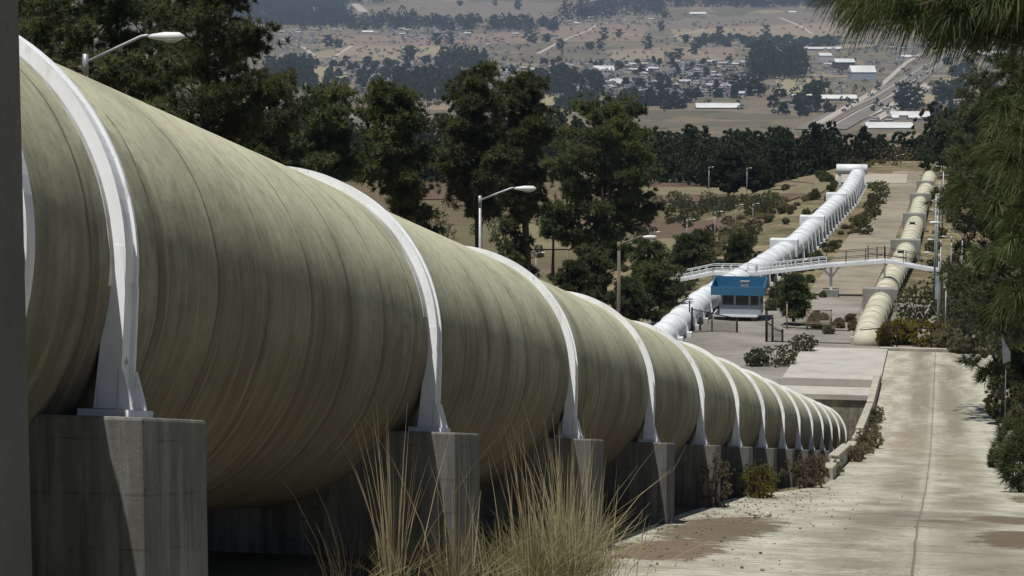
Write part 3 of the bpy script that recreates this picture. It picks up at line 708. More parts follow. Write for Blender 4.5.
# kerb of broken precast blocks along the trench
kp = [(71, 77.5), (78.2, 88.5), (89.6, 93.5), (97.5, 103), (103.4, 117), (117.3, 129.8)]
kl = ['kerb block at the near end of the kerb beside the bush', 'long pale kerb block second from the near end', 'short kerb block half covered by weeds', 'short kerb block leaning beside the roadside weeds', 'long pale kerb block in front of the headwall', 'grey kerb block along the platform edge']
for i, (y0, y1) in enumerate(kp):
    mb = MB(); off = [.10, -.03, .06, .02, -.04, 0][i]; hh = [.42, .55, .45, .42, .5, .55][i]
    P = []
    for zz in (-.5, hh):
        for x, y in ((-3.32 + off, y0), (-2.965 + off, y0), (-2.965 + off * .4, y1), (-3.32 + off * .4, y1)):
            P.append((x + float(shf(y)), y, float(zr(y)) + zz))
    mb.hexa(P); tag(build(mb, 'kerb_block', MT['kerb'], org=P[0], bevel=.04), kl[i], 'kerb', 'kerb blocks along the road')
# right shoulder kerb
mb = MB(); ys = np.arange(40, 146, 2.0)
V = []; 
for y in ys:
    z = float(zr(y)); q_ = float(shf(y)); V += [(2.96 + q_, y, z - .1), (2.96 + q_, y, z + .14), (3.75 + q_, y, z + .16), (3.75 + q_, y, z - .1)]
F = [(i * 4 + j, i * 4 + j + 1, i * 4 + j + 5, i * 4 + j + 4) for i in range(len(ys) - 1) for j in range(3)]
mb.add(V, F); tag(build(mb, 'pavement', MT['kerb']), kind='structure')
mb = MB()
for y, z0 in ((146.6, .1),):
    mb.box((.35, 146.6, float(zr(146.6)) + .02), (6.4, .5, .34))
tag(build(mb, 'road_end_kerb', MT['kerb'], org=(-.2, 146.6, float(zr(146.6)))), 'low concrete kerb closing the end of the near road', 'kerb')

# ------------------------------------------------------------------ far pipes
def far_pipe(pathf, y0, y1, r, step, name, label, mat, ringr, gz, leg=None):
    t = thing(name, label, 'pipe', pathf(y0))
    ys = np.arange(y0, y1 + .1, 1.2); mb = MB()
    mb.tube([pathf(y) for y in ys], r, 24); build(mb, 'shell', mat, t)
    for y in np.arange(y0 + .6, y1, step):
        a = pathf(y); b = pathf(y + .35); mb = MB(); mb.tube([a, a, b, b], [r * .9, ringr, ringr, r * .9], 24, sm=False, caps=False)
        q = build(mb, 'ring', mat, t)
        if leg: leg(q, y, t)
    return t
def interp_path(tab):
    ty = [a[0] for a in tab]; tx = [a[1] for a in tab]; tz = [a[2] for a in tab]
    return lambda y: np.array([float(np.interp(y, ty, tx)), float(y), float(np.interp(y, ty, tz))])
def XatY(px, Y): r = ray(px, 150); return r[0] / r[1] * Y
# cream pipe
cz = -22.15 + .95
cream_path = interp_path([(149, XatY(870, 149), cz + .15), (157, XatY(873, 157), cz), (180, XatY(891, 180), cz), (206, XatY(908, 206), cz - .1), (233, XatY(916.5, 233), cz - .2), (260, XatY(922, 260), cz - .1), (275, XatY(927, 275), cz - .1), (292, XatY(930, 292), cz + .1)])
far_pipe(cream_path, 149, 292, .80, 3.1, 'cream_pipe', 'cream painted pipe with ring joints running away right of the far road', MT['cream'], .86, -22.1)
for i, (py, hgt, wid) in enumerate([(169.5, 1.85, 2.45), (206, 1.85, 2.55), (233, 1.85, 2.25), (256, 1.8, 2.1), (274, 1.7, 2.0)]):
    c = cream_path(py); mb = MB(); g = float(hz(c[0], c[1])) - .2
    mb.box((c[0] - .05, py + .6, (c[2] + 1.04 + g) / 2), (wid, 1.2, c[2] + 1.04 - g))
    lab = ['grey concrete anchor wall over the cream pipe below the footbridge', 'grey concrete anchor wall over the cream pipe, first one beyond the footbridge', 'grey concrete anchor wall over the cream pipe, second one beyond the footbridge', 'grey concrete anchor wall over the cream pipe, third one beyond the footbridge', 'grey concrete anchor wall at the far end of the cream pipe'][i]
    tag(build(mb, 'anchor_block', MT['block'], org=(c[0], py + .6, g), bevel=.04), lab, 'anchor block', 'anchor walls on the cream pipe')
for y in (197, 224):     # manhole hatches on top of the cream pipe
    c = cream_path(y); mb = MB(); mb.box((c[0], y, c[2] + .88), (.5, .4, .2)); 
    tag(build(mb, 'hatch', MT['dark'], org=c), 'small dark hatch on the cream pipe, %s' % ('nearer of the two' if y < 200 else 'farther of the two'), 'hatch', 'hatches on the cream pipe')
# leafy twigs growing over the cream pipe are added with the bushes
# white pipe
wz = -20.75
white_path = interp_path([(138, XatY(632, 138), wz - .6), (152, XatY(672, 152), wz - .25), (165, XatY(702, 165), wz - .1), (184, XatY(756, 184), wz), (205, XatY(797, 205), wz), (227, XatY(818.5, 227), wz - .1), (264, XatY(848, 264), wz - .2), (290, XatY(858, 290), wz - .1)])
def wleg(q, y, t):
    c = white_path(y)
    for sd in (-1, 1):
        g = float(hz(c[0] + sd * .9, c[1])) - .1
        mb = MB(); mb.hexa([(c[0] + sd * .95 - .12, y - .12, g), (c[0] + sd * .95 + .12, y - .12, g), (c[0] + sd * .95 + .12, y + .3, g), (c[0] + sd * .95 - .12, y + .3, g),
                            (c[0] + sd * .85 - .10, y + .02, c[2] + .1), (c[0] + sd * .85 + .10, y + .02, c[2] + .1), (c[0] + sd * .85 + .10, y + .3, c[2] + .1), (c[0] + sd * .85 - .10, y + .3, c[2] + .1)])
        mb.box((c[0] + sd * .97, y + .1, g + .2), (.5, .6, .4))
        build(mb, 'leg', MT['white_far'], q)
far_pipe(white_path, 138, 290, .86, 3.6, 'white_pipe', 'white painted pipe on short legs crossing the slope behind the guard booth', MT['white_far'], .93, -22.1, wleg)
for i, (y, w) in enumerate([(199, 2.3), (222, 2.25), (250, 2.1)]):
    c = white_path(y); g = float(hz(c[0], c[1])); mb = MB(); mb.box((c[0] - .1, y + .7, (c[2] + 1.03 + g + .9) / 2), (w, 1.5, c[2] + 1.03 - g - .9))
    tag(build(mb, 'anchor_block', MT['white_far'], org=(c[0], y, g), bevel=.04), 'white anchor block around the white pipe, %s' % ['nearest to the footbridge', 'middle one of three', 'farthest one of three'][i], 'anchor block', 'anchor blocks on the white pipe')
e = white_path(291); mb = MB(); mb.tube([e + np.array([-2.6, 1.2, .55]), e + np.array([1.1, 1.2, .55])], .62, 20)
for x in (-2.2, .7): mb.box((e[0] + x, e[1] + 1.2, e[2] - .7), (.35, .8, 1.4))
tag(build(mb, 'tank', MT['white_far'], org=e), 'white horizontal cylinder lying across the far end of the white pipe', 'tank')

# ------------------------------------------------------------------ footbridge
YB = 178.0
def BP(px, py, dy=0): return yz(px, py, YB + dy)
br = thing('footbridge', 'long white steel footbridge crossing over the pipes with a Y-shaped support', 'footbridge', BP(760, 300))
deckpts = [BP(676, 281), BP(713, 273.5), BP(756, 274), BP(826, 266), BP(885, 261.5), BP(940, 271.5)]
mb = MB()
for a, b in zip(deckpts[:-1], deckpts[1:]):
    for off in (0, 1.1):
        o = np.array([0, off, 0]); mb.bar(a + o, b + o, .08, .24)
    mb.hexa([a + (0, .05, -.05), b + (0, .05, -.05), b + (0, 1.05, -.05), a + (0, 1.05, -.05), a + (0, .05, .02), b + (0, .05, .02), b + (0, 1.05, .02), a + (0, 1.05, .02)])
build(mb, 'deck', MT['white_far'], br)
def railing(pts, hgt, spacing, mat, name, nr=2, thick=.05):
    for off in (0, 1.1):
        mb = MB(); o = np.array([0, off, 0])
        for a, b in zip(pts[:-1], pts[1:]):
            for q in range(1, nr + 1): mb.bar(a + o + (0, 0, hgt * q / nr), b + o + (0, 0, hgt * q / nr), thick)
            n = max(1, int(np.linalg.norm(b - a) / spacing))
            for i in range(n + 1): p = a + (b - a) * i / n + o; mb.bar(p, p + np.array([0, 0, hgt]), thick)
        build(mb, name, mat, br)
railing(deckpts[:4], .62, .55, MT['white_far'], 'railing')
railing(deckpts[3:5], .95, 1.1, MT['dark'], 'railing', 2, .035)
railing(deckpts[4:], .95, 1.2, MT['dark'], 'railing', 2, .03)
mb = MB(); tp = BP(831, 265.5, .5); bt = BP(831, 291, .5)
mb.bar(bt, tp, .20); mb.bar(bt + np.array([0, 0, 1.0]), BP(822, 267, .5), .13); mb.bar(bt + np.array([0, 0, 1.0]), BP(840.5, 265, .5), .13)
build(mb, 'support', MT['white_far'], br)
mb = MB(); mb.bar(BP(884.5, 262, .5), BP(884.5, 283, .5), .16); build(mb, 'support', MT['white_far'], br)
mb = MB(); c = BP(830.5, 298, .5); g = float(hz(c[0], c[1])); mb.box((c[0], c[1], g + .28), (1.15, 1.2, .60)); build(mb, 'footing', MT['block'], br)
mb = MB(); c0, c1 = BP(712, 300, .55), BP(724, 300, .55); zt = BP(712, 275)[2]
mb.box(((c0[0] + c1[0]) / 2, YB + .55, (zt + -23) / 2), (c1[0] - c0[0], .9, zt + 23)); build(mb, 'tower', MT['white_far'], br)

# ------------------------------------------------------------------ guard booth
YG = 163.0
def GP(px, py, dy=0): return yz(px, py, YG + dy)
b0 = GP(738, 329); gz = float(hz(b0[0], YG)); 
booth = thing('guard_booth', 'raised guard booth with a blue box-shaped roof beside the white pipe', 'booth', (b0[0], YG, gz))
xl, xr = GP(711, 300)[0], GP(764.5, 300)[0]; wl, wr = GP(720, 300)[0], GP(761, 300)[0]
z = lambda py: GP(738, py)[2]
DP = 2.6
mb = MB(); mb.box(((xl + xr) / 2, YG + DP / 2, (z(295) + z(283.5)) / 2 - .0), (xr - xl, .1, z(283.5) - z(295)))
cx = (xl + xr) / 2; hh = z(283.5) - z(295)
mb = MB()
mb.box((cx, YG - .25, (z(295) + z(286.5)) / 2), (xr - xl, .09, z(286.5) - z(295)))
mb.box((cx, YG + DP + .2, (z(295) + z(281)) / 2), (xr - xl, .09, z(281) - z(295)))
for x in (xl + .045, xr - .045): mb.hexa([(x - .04, YG - .2, z(295)), (x + .04, YG - .2, z(295)), (x + .04, YG + DP + .15, z(295)), (x - .04, YG + DP + .15, z(295)), (x - .04, YG - .2, z(286.5)), (x + .04, YG - .2, z(286.5)), (x + .04, YG + DP + .15, z(281)), (x - .04, YG + DP + .15, z(281))])
mb.box((cx, YG + DP / 2, z(293.5)), (xr - xl - .14, DP + .3, .08))
roof = build(mb, 'roof', MT['blue'], booth)
mb = MB(); p = GP(745, 281, 1.0); mb.box((p[0], p[1], z(288)), (.55, .5, .55)); mb.box((p[0], p[1], z(283)), (.62, .56, .08)); build(mb, 'cooling_unit', MT['gal'], roof)
mb = MB(); mb.box(((wl + wr) / 2, YG + DP / 2, (z(305) + z(315)) / 2), (wr - wl, DP, z(305) - z(315)))
build(mb, 'lower_wall', MT['bluegrey'], booth)
mb = MB(); 
for x in (wl + .1, wl + (wr - wl) * .36, wl + (wr - wl) * .72, wr - .1):
    mb.box((x, YG + .08, (z(305) + z(295)) / 2), (.14, .14, z(295) - z(305)))
for x in (wl + .1, wr - .1): mb.box((x, YG + DP - .08, (z(305) + z(295)) / 2), (.14, .14, z(295) - z(305)))
mb.box(((wl + wr) / 2, YG + DP - .05, (z(305) + z(295)) / 2), (wr - wl - .3, .06, z(295) - z(305)))
mb.box(((wl + wr) / 2 + .2, YG + 1.2, (z(305) + z(297.5)) / 2), (.35, .3, z(297.5) - z(305)))
build(mb, 'window_frame', MT['bluegrey'], booth)
mb = MB()
mb.box(((wl + wr) / 2, YG + .12, (z(304.8) + z(295.2)) / 2), (wr - wl - .25, .015, z(295.2) - z(304.8))); build(mb, 'window_pane', MT['glass'], booth)
mb = MB(); mb.box((cx - .15, YG + DP / 2, z(315.8)), (xr - xl - .6, DP + .3, .13)); build(mb, 'floor_slab', MT['white_far'], booth)
for px0, px1 in ((713, 725), (750.5, 755)):
    x0, x1 = GP(px0, 320)[0], GP(px1, 320)[0]; mb = MB(); mb.box(((x0 + x1) / 2, YG + 1.2, (gz - .2 + z(316.6)) / 2), (x1 - x0, 1.6, z(316.6) - gz + .2)); build(mb, 'pillar', MT['wallg'], booth)

# ------------------------------------------------------------------ yard fences and gates
def fence(name, label, posts, rails, cat, Y, mat=MT['dark'], rr=.065, mesh=None):
    c = yz(posts[0][0], posts[0][2], Y); t = thing(name, label, cat, c)
    for px, y0, y1, *rest in posts:
        r = rest[0] if rest else rr
        a = yz(px, y1, Y); b = yz(px, y0, Y); mb = MB(); mb.tube([a, b], r, 8); mb.tube([b, b + np.array([0, 0, .06])], [r * 1.3, r * .4], 8)
        build(mb, 'post', mat, t)
    if mesh:
        for (x0, ya, x1, yb, yc, yd) in mesh:       # panel: left x, left top/bottom, right x, right top/bottom
            A, B, C_, D_ = yz(x0, ya, Y), yz(x0, yb, Y), yz(x1, yc, Y), yz(x1, yd, Y); mb = MB(); n = int(max(6, np.linalg.norm(C_ - A) / .10))
            for q in range(-n, 2 * n):
                for sg in (1, -1):
                    t0, t1 = q / n, q / n + sg * np.linalg.norm(A - B) / (np.linalg.norm(C_ - A) + 1e-6); a0, a1 = 0.0, 1.0
                    lo, hi = min(t0, t1), max(t0, t1)
                    if hi <= 0 or lo >= 1: continue
                    f = lambda w_: t0 + (t1 - t0) * w_
                    w0, w1 = sorted(((0 - t0) / (t1 - t0), (1 - t0) / (t1 - t0))); a0, a1 = max(0, w0), min(1, w1)
                    P0 = (A * (1 - f(a0)) + C_ * f(a0)) * (1 - a0) + (B * (1 - f(a0)) + D_ * f(a0)) * a0; P1 = (A * (1 - f(a1)) + C_ * f(a1)) * (1 - a1) + (B * (1 - f(a1)) + D_ * f(a1)) * a1
                    if np.linalg.norm(P1 - P0) > .05: mb.bar(P0, P1, .011)
            build(mb, 'wire_mesh', mat, t)
    for (x0, y0, x1, y1) in rails:
        mb = MB(); mb.tube([yz(x0, y0, Y), yz(x1, y1, Y)], .034, 6); build(mb, 'rail', mat, t)
    return t
fence('yard_fence', 'dark post and rail fence in front of the lower white pipe', [(664.5, 316, 333), (677, 312, 334, .04), (689.5, 301, 341, .045), (700, 318, 337)], [(664.5, 318, 689.5, 320), (664.5, 331, 689.5, 333), (677, 331, 700, 334)], 'fence', 156, mesh=[(664.5, 318, 689.5, 331, 320, 333)])
fence('yard_gate', 'thin dark open gate frame in front of the guard booth', [(692, 308, 333), (712, 313, 346, .045), (737, 318, 338)], [(692, 309, 737, 318.5), (692, 333, 712, 338), (712, 336, 737, 338), (700, 345, 712, 346)], 'gate', 155, mesh=[(692, 309, 737, 333, 318.5, 338)])
fence('yard_gate', 'tall narrow dark gate between bush and booth', [(766.5, 309, 352, .08), (772.5, 318, 351), (782.5, 330, 352)], [(766.5, 322, 772.5, 326), (772.5, 328, 782.5, 332), (772.5, 344, 782.5, 345), (782.5, 327, 850, 331)], 'gate', 150, mesh=[(766.5, 322, 782.5, 350, 330, 352)])
fence('pipe_gate', 'rusty wide gate frame across the lower far road', [(787, 303, 336, .05), (807, 310, 334), (831, 310, 328)], [(787, 322, 831, 325), (807, 310, 831, 310.5), (807, 322, 831, 323)], 'gate', 158, MT['rust'], mesh=[(807, 310, 831, 326, 310.5, 326)])
fence('road_barrier', 'low steel rail barrier at the end of the near road', [(889.5, 318, 352), (897, 330, 352), (931, 331, 352)], [(886, 327, 934, 329), (860, 330, 890, 327.5)], 'barrier', 148.5, MT['dark'], .05)
fence('wire_fence', 'dark wire fence posts along the far road behind the footbridge', [(868, 246, 262), (877, 247.5, 262), (884.5, 246, 262), (906, 252, 264)], [(868, 253, 906, 258)], 'fence', 190, MT['dark'], .04)
mb = MB(); a, b = yz(850, 353, 149.5), yz(888, 353, 149.5); g = float(zr(149.5)); mb.box(((a[0] + b[0]) / 2, 149.6, g + .18), (b[0] - a[0], .4, .6)); tag(build(mb, 'low_wall', MT['slab'], org=(a[0], 149.6, g)), 'low pale concrete wall where the cream pipe goes underground', 'wall')
mb = MB(); a, b = yz(722, 350, 146), yz(724, 350, 146)

# ------------------------------------------------------------------ street lamps
def lamp(label, base, H, arm, lumlen, group, lean=(0, 0), r=.06, name='street_lamp', armrise=.35, mat=MT['gal']):
    t = thing(name, label, 'street lamp', base, group); base = np.array(base, float)
    top = base + np.array([0, 0, H]); mb = MB(); mb.tube([base - np.array([0, 0, .3]), base + np.array([0, 0, H * .5]), top], [r * 1.5, r * 1.2, r * .9], 10); build(mb, 'pole', mat, t)
    arm = np.array(arm, float); e = top + arm; L = np.linalg.norm(arm[:2]) + 1e-6; d = np.array([arm[0] / L, arm[1] / L, 0])
    mb = MB(); mb.tube([top - np.array([0, 0, .05]), top + arm * .5, e - d * .10, e - d * .02 + np.array([0, 0, .015]), e + d * .12 + np.array([0, 0, .015])], r * .6, 8)
    mb.tube([top - np.array([0, 0, .3]), top + np.array([0, 0, .12])], r * 1.15, 8)
    build(mb, 'arm', mat, t)
    hd = MB(); a = e + d * .05; w = lumlen * .125
    hd.tube([a, a + d * lumlen * .12, a + d * lumlen * .45, a + d * lumlen * .85, a + d * lumlen], [w * .35, w * .6, w, w * .95, w * .25], 12)
    o = build(hd, 'lamp_head', MT['lampm'], t)
    ln = MB(); c = a + d * lumlen * .62 - np.array([0, 0, w * .62]); ln.tube([c - d * lumlen * .24, c - d * lumlen * .1, c + d * lumlen * .12, c + d * lumlen * .26], [w * .25, w * .8, w * .75, w * .2], 10); build(ln, 'lens', MT['lens'], t)
    return t
def lamp_px(label, px, ytop, D, armpx, lumpx, group, r=.06, mat=MT['gal'], base_y=None):
    top = atD(px, ytop, D); e = atD(*armpx, D); g = float(hz(top[0], top[1])) if base_y is None else atD(px, base_y, D)[2]
    return lamp(label, (top[0], top[1], g), top[2] - g, e - top, lumpx * D / FPX, group, r=r, mat=mat)
LG = 'street lamps behind the big pipe'
lamp_px('street lamp with a long arm over the nearest part of the pipe', 85.5, 60, 48, (146, 36.5), 36, LG, .055)
lamp_px('street lamp standing in front of the two tall slim pines', 480, 199, 90, (513, 188.5), 22, LG)
lamp_px('street lamp on a wooden pole right of the broad round pine', 619, 244, 130, (641, 237), 15, LG, .09, MT['wood'])
SG = 'small lamp posts beside the white pipe'
for lab, px, yt, D, ax, ay, lp in [
    ('small lamp post just above the big pipe near bare soil', 536, 254, 200, 540, 252.5, 5), ('small lamp post below the broad round pine', 604.5, 241, 195, 609, 238, 4.5),
    ('small lamp post hidden behind young pines, only its head showing', 651, 234, 200, 655, 232, 5), ('lamp post standing left of the footbridge ramp beside a dark bush', 687, 221, 215, 691.5, 219.5, 3.5),
    ('lamp post above the footbridge ramp end, tallest of the embankment row', 715, 213, 215, 719, 211.5, 4), ('lamp post on the embankment left of the first white block', 736, 206, 235, 740, 204.5, 3.5),
    ('thin lamp post high on the dry embankment', 753, 205, 240, 756, 203.5, 3), ('pole with a light in front of the left round field tree', 709, 168, 300, 711, 167, 2.5), ('thin pole with a light between the two round field trees', 747, 169, 300, 749, 168, 2.5),
    ('lamp post standing beyond the end of the far road', 897, 156, 330, 902, 154.5, 3)]:
    lamp_px(lab, px, yt, D, (ax, ay), lp, SG, .036)
RG = 'lamp posts along the cream pipe'
for lab, px, yt, Y, ax, ay, lp in [
    ('tallest lamp post, standing at the end of the near road', 939, 256, 146.9, 932, 252.5, 7), ('lamp post right behind the tallest one, its head just above', 941, 242, 152, 935, 239.5, 7),
    ('lamp post with a long arm reaching left from the pine branches', 962.5, 235, 158, 941, 222.5, 11), ('lamp post in shade right of the white banner', 951.5, 238, 168, 947, 236.5, 5),
    ('lamp post in the row right of the third anchor wall', 937.5, 211, 180, 934.5, 210, 4), ('lamp post in the row right of the second anchor wall', 938.5, 202, 190, 935.5, 201, 3.5), ('lamp post in the row midway up the cream pipe', 938.5, 187, 215, 936, 186.5, 3),
    ('lamp post in the row near the far end of the cream pipe', 940, 177, 235, 937.5, 176.3, 3), ('farthest lamp post of the row along the cream pipe', 941.5, 167, 255, 939, 166.3, 3)]:
    lamp_px(lab, px, yt, Y * 1.0, (ax, ay), lp, RG, .042)
# rusty pole and wooden utility poles
for lab, px, yt, D in [('rusty bare pole right of the lamp posts against the pines', 961, 255, 160), ('old wooden pole stump at the foot of the broad pine', 568, 250, 165)]:
    t_ = atD(px, yt, D); g = float(hz(t_[0], t_[1])); mb = MB(); mb.tube([(t_[0], t_[1], g - .2), t_], [.11, .08], 10); mb.tube([t_, t_ + np.array([0, 0, .1])], [.09, .02], 10)
    tag(build(mb, 'utility_pole', MT['wood'], org=(t_[0], t_[1], g)), lab, 'pole')
for lab, px, yt, D in [('tall grey utility pole standing behind the tallest lamp post', 936.2, 196, 172), ('tall grey utility pole right of the cream pipe far away', 943.5, 172, 225)]:
    t_ = atD(px, yt, D); g = float(hz(t_[0], t_[1])); mb = MB(); mb.tube([(t_[0], t_[1], g - .2), t_], [.08, .05], 10); mb.bar(t_ + np.array([-.5, 0, -.3]), t_ + np.array([.5, 0, -.3]), .08)
    tag(build(mb, 'utility_pole', MT['gal'], org=(t_[0], t_[1], g)), lab, 'pole')
# white banner and cloth on the pole, grey sign plate
mb = MB(); a, b = yz(943, 288, 153), yz(946.5, 269, 153); mb.box(((a[0] + b[0]) / 2, 153, (a[2] + b[2]) / 2), (abs(b[0] - a[0]), .05, b[2] - a[2])); mb.tube([(b[0], 153.06, float(hz(b[0], 153))), (b[0], 153.06, b[2])], .03, 6)
tag(build(mb, 'banner', MT['white'], org=a), 'narrow white upright banner beside the lamp pole', 'banner')
mb = MB(); a, b = yz(935, 299, 153), yz(938.2, 272, 153); n = 6
for i in range(n):
    z0 = a[2] + (b[2] - a[2]) * i / n; z1 = a[2] + (b[2] - a[2]) * (i + 1) / n; mb.hexa([(a[0] + .03 * math.sin(i * 2), 153, z0), (b[0], 153, z0), (b[0], 153.04, z0), (a[0], 153.04, z0), (a[0] + .03 * math.sin(i * 2 + 2), 153, z1), (b[0], 153, z1), (b[0], 153.04, z1), (a[0], 153.04, z1)])
tag(build(mb, 'banner', MT['bluegrey'], org=a), 'creased pale banner hanging left of the lamp pole', 'banner')
mb = MB(); P = [yz(1001.5, 336, 94), yz(1010.5, 352, 94), yz(1010.5, 361, 94), yz(1003, 364, 94)]
mb.prism(P, (0, 0, 0), (0, .05, 0)); q = yz(1007, 362, 94.1); mb.tube([(q[0], q[1], float(hz(q[0], q[1])) - .1), yz(1006, 348, 94.1)], .02, 8)
tag(build(mb, 'sign', MT['signm'], org=q), 'grey metal sign plate seen from behind in the roadside bushes', 'sign')

# ------------------------------------------------------------------ vegetation
def rand_dir(n, r=rng):
    v = r.normal(size=(n, 3)); return v / np.linalg.norm(v, axis=1, keepdims=True)
def tuft_tris(C, n, L, W, up=.4, r=rng, out=None, spread=1.0, droop=0.0):
    """needle-like triangles radiating from every tuft centre in C (m,3)."""
    m = len(C); d = rand_dir(m * n, r) * spread
    ax = np.array([0, 0, up]) if out is None else np.repeat(out, n, 0) * .6 + np.array([0, 0, up])
    d = d + ax; d /= np.linalg.norm(d, axis=1, keepdims=True)
    s = np.cross(d, rand_dir(m * n, r)); s /= np.linalg.norm(s, axis=1, keepdims=True) + 1e-9
    Ls = (L * r.uniform(.6, 1.2, m * n))[:, None]; c = np.repeat(C, n, 0) + d * Ls * r.uniform(-.1, .25, (m * n, 1))
    tip = c + d * Ls; tip[:, 2] -= droop * L
    w = W * r.uniform(.7, 1.3, (m * n, 1))
    return np.stack([c - s * w, c + s * w, tip], 1)
def limb_pts(a, b, r, sag=.1, n=5):
    a = np.array(a, float); b = np.array(b, float); L = np.linalg.norm(b - a); out = []
    side = r.normal(size=3) * L * .06
    for i in range(n + 1):
        t = i / n; p = a * (1 - t) + b * t + side * math.sin(PI * t); p[2] += sag * L * (t * t - t) ; out.append(p)
    return out
def pine(label, base, H, W, seed, mat='pine', group=None, crown0=.3, nl=26, nt=9, nn=26, L=.42, Wd=.05, prof=None, lean=0.0, name='pine_tree', cat='pine tree', trunk_r=None, flat=.42, clump=1.0):
    r = np.random.default_rng(seed); base = np.array(base, float)
    t = thing(name, label, cat, base, group)
    top = base + np.array([lean * H, r.normal() * .02 * H, H])
    tr = trunk_r or (.016 * H + .05)
    def tp(f): 
        p = base * (1 - f) + top * f; return p + np.array([math.sin(f * 5 + seed) * .012 * H, math.cos(f * 4 + seed) * .01 * H, 0]) * f
    mb = MB(); fs = np.linspace(0, .97, 9); mb.tube([tp(f) - np.array([0, 0, .3 if f == 0 else 0]) for f in fs], [tr * (1.25 if f == 0 else 1) * (1 - f * .82) for f in fs], 10)
    prof = prof or (lambda f: np.interp(f, [0, .2, .4, .6, .8, 1], [.55, .85, 1, .95, .8, .5]))
    TC = []; OUT = []
    for i in range(nl):
        f = (i + r.uniform(0, 1)) / nl; hh = crown0 + (1 - crown0) * (.02 + .93 * f)
        R = W / 2 * float(prof(f)) * r.uniform(.62, 1.12); az = i * 2.4 + r.uniform(-.5, .5)
        a = tp(max(hh - .05 - .04 * (1 - f), .03)); d = np.array([math.cos(az), math.sin(az), 0])
        b = tp(hh) + d * R + np.array([0, 0, r.uniform(-.02, .05) * H])
        pts = limb_pts(a, b, r, .12); rad = tr * (1 - hh) * .42 + .02
        mb.tube(pts, [rad * (1 - q / 5 * .8) for q in range(6)], 6)
        for j in range(int(nt * .56)):                      # clumps along the outer limb
            q = r.uniform(.35, 1.03); c = a * (1 - q) + b * q
            k = int(9 + 6 * r.random()); cs = clump * (.24 + .065 * R)
            off = r.normal(size=(k, 3)) * np.array([cs, cs, cs * flat]); TC.append(c + off); 
            OUT.append(off / (np.linalg.norm(off, axis=1, keepdims=True) + 1e-6))
    for j in range(max(4, nl // 4)):             # leader
        c = tp(.90 + .08 * r.random()); off = r.normal(size=(9, 3)) * np.array([1.9, 1.9, .5]) * clump * W * .07; TC.append(c + off); OUT.append(off / (np.linalg.norm(off, axis=1, keepdims=True) + 1e-6))
    build(mb, 'trunk', MT['bark'], t)
    TC = np.concatenate(TC); OUT = np.concatenate(OUT)
    V = tuft_tris(TC, int(nn * .85), L * .75, Wd * .9, .45, r, OUT)
    build_np(V, 3, 'crown', MT[mat], t)
    return t
def shrub(label, base, w, h, seed, mat='bush', n=60, nn=26, L=.16, Wd=.035, name='shrub', cat='shrub', group=None, up=.5, stems=7):
    r = np.random.default_rng(seed); base = np.array(base, float); t = thing(name, label, cat, base, group)
    mb = MB(); C = []
    for i in range(stems):
        az = r.uniform(0, 2 * PI); e = base + np.array([math.cos(az) * w * .4 * r.random(), math.sin(az) * w * .4 * r.random(), h * r.uniform(.55, .95)])
        mb.tube(limb_pts(base + r.normal(size=3) * np.array([.04, .04, 0]) * w, e, r, .05), [.006 + .006 * h] * 5 + [.003], 5)
    build(mb, 'stem', MT['bark'], t)
    d = rand_dir(n, r); rad = r.uniform(.45, 1.0, (n, 1)) ** .6
    lob = 1 + .25 * np.sin(d[:, :1] * 5 + seed) * np.cos(d[:, 1:2] * 4 + seed)
    C = base + np.array([0, 0, h * .48]) + d * rad * lob * np.array([w / 2, w / 2, h / 2])
    V = tuft_tris(C, nn, L, Wd, up, r, d)
    V[:, :, 2] = np.maximum(V[:, :, 2], base[2] - .05)
    build_np(V, 3, 'foliage', MT[mat], t)
    return t

# tall pines behind the big pipe (pixel of the axis, top pixel, depth, crown width in pixels, ...)
def pine_px(label, px, ytop, D, wpx, seed, basey=None, **k):
    top = atD(px, ytop, D); g = float(hz(top[0], top[1])) if basey is None else atD(px, basey, D)[2]
    return pine(label, (top[0], top[1], g), top[2] - g, wpx * D / FPX, seed, **k)
PG = 'tall pines behind the big pipe'
pine_px('huge dark pine behind the near lamp at the upper left', 92, -60, 70, 190, 1, group=PG, nl=46, nt=13, nn=46, L=.30, Wd=.018, crown0=.25, clump=.95)
pine_px('huge dark pine at the upper left with open branches on its right', 205, -75, 76, 160, 2, group=PG, nl=42, nt=12, nn=46, L=.30, Wd=.018, crown0=.3, clump=.85)
pine_px('dense dark pine standing behind the near lamp pole, between the two huge pines', 150, -30, 92, 130, 13, group=PG, nl=36, nt=12, nn=40, L=.36, Wd=.024, crown0=.2)
pine_px('dense dark pine half hidden by the concrete wall at the left edge', 40, -40, 96, 130, 14, group=PG, nl=36, nt=12, nn=40, L=.36, Wd=.024, crown0=.2)
pine_px('dense dark pine behind the open branches of the right huge pine', 228, 10, 104, 90, 15, group=PG, nl=30, nt=11, nn=38, L=.38, Wd=.03, crown0=.2)
pine_px('bushy pine rising left of the second white ring', 262, 66, 112, 66, 3, group=PG, nl=30, nt=10, nn=32, L=.4, Wd=.04, crown0=.45)
pine_px('dark pine directly above the second white ring', 322, 84, 122, 80, 4, group=PG, nl=30, nt=10, nn=32, L=.42, Wd=.042, crown0=.48)
pine_px('slim pine with a bare leaning trunk above the pipe', 388, 84, 128, 74, 5, group=PG, nl=26, nt=10, nn=32, L=.42, Wd=.043, crown0=.66, lean=.03, mat='pine2')
pine_px('low bushy pine at the foot of the slim leaning pine', 408, 150, 132, 58, 6, group=PG, nl=22, nt=9, nn=30, L=.42, Wd=.045, crown0=.35)
pine_px('tall slim pine, left one of the close pair by the street lamp', 478, 70, 140, 72, 7, group=PG, nl=30, nt=11, nn=34, L=.45, Wd=.045, crown0=.52)
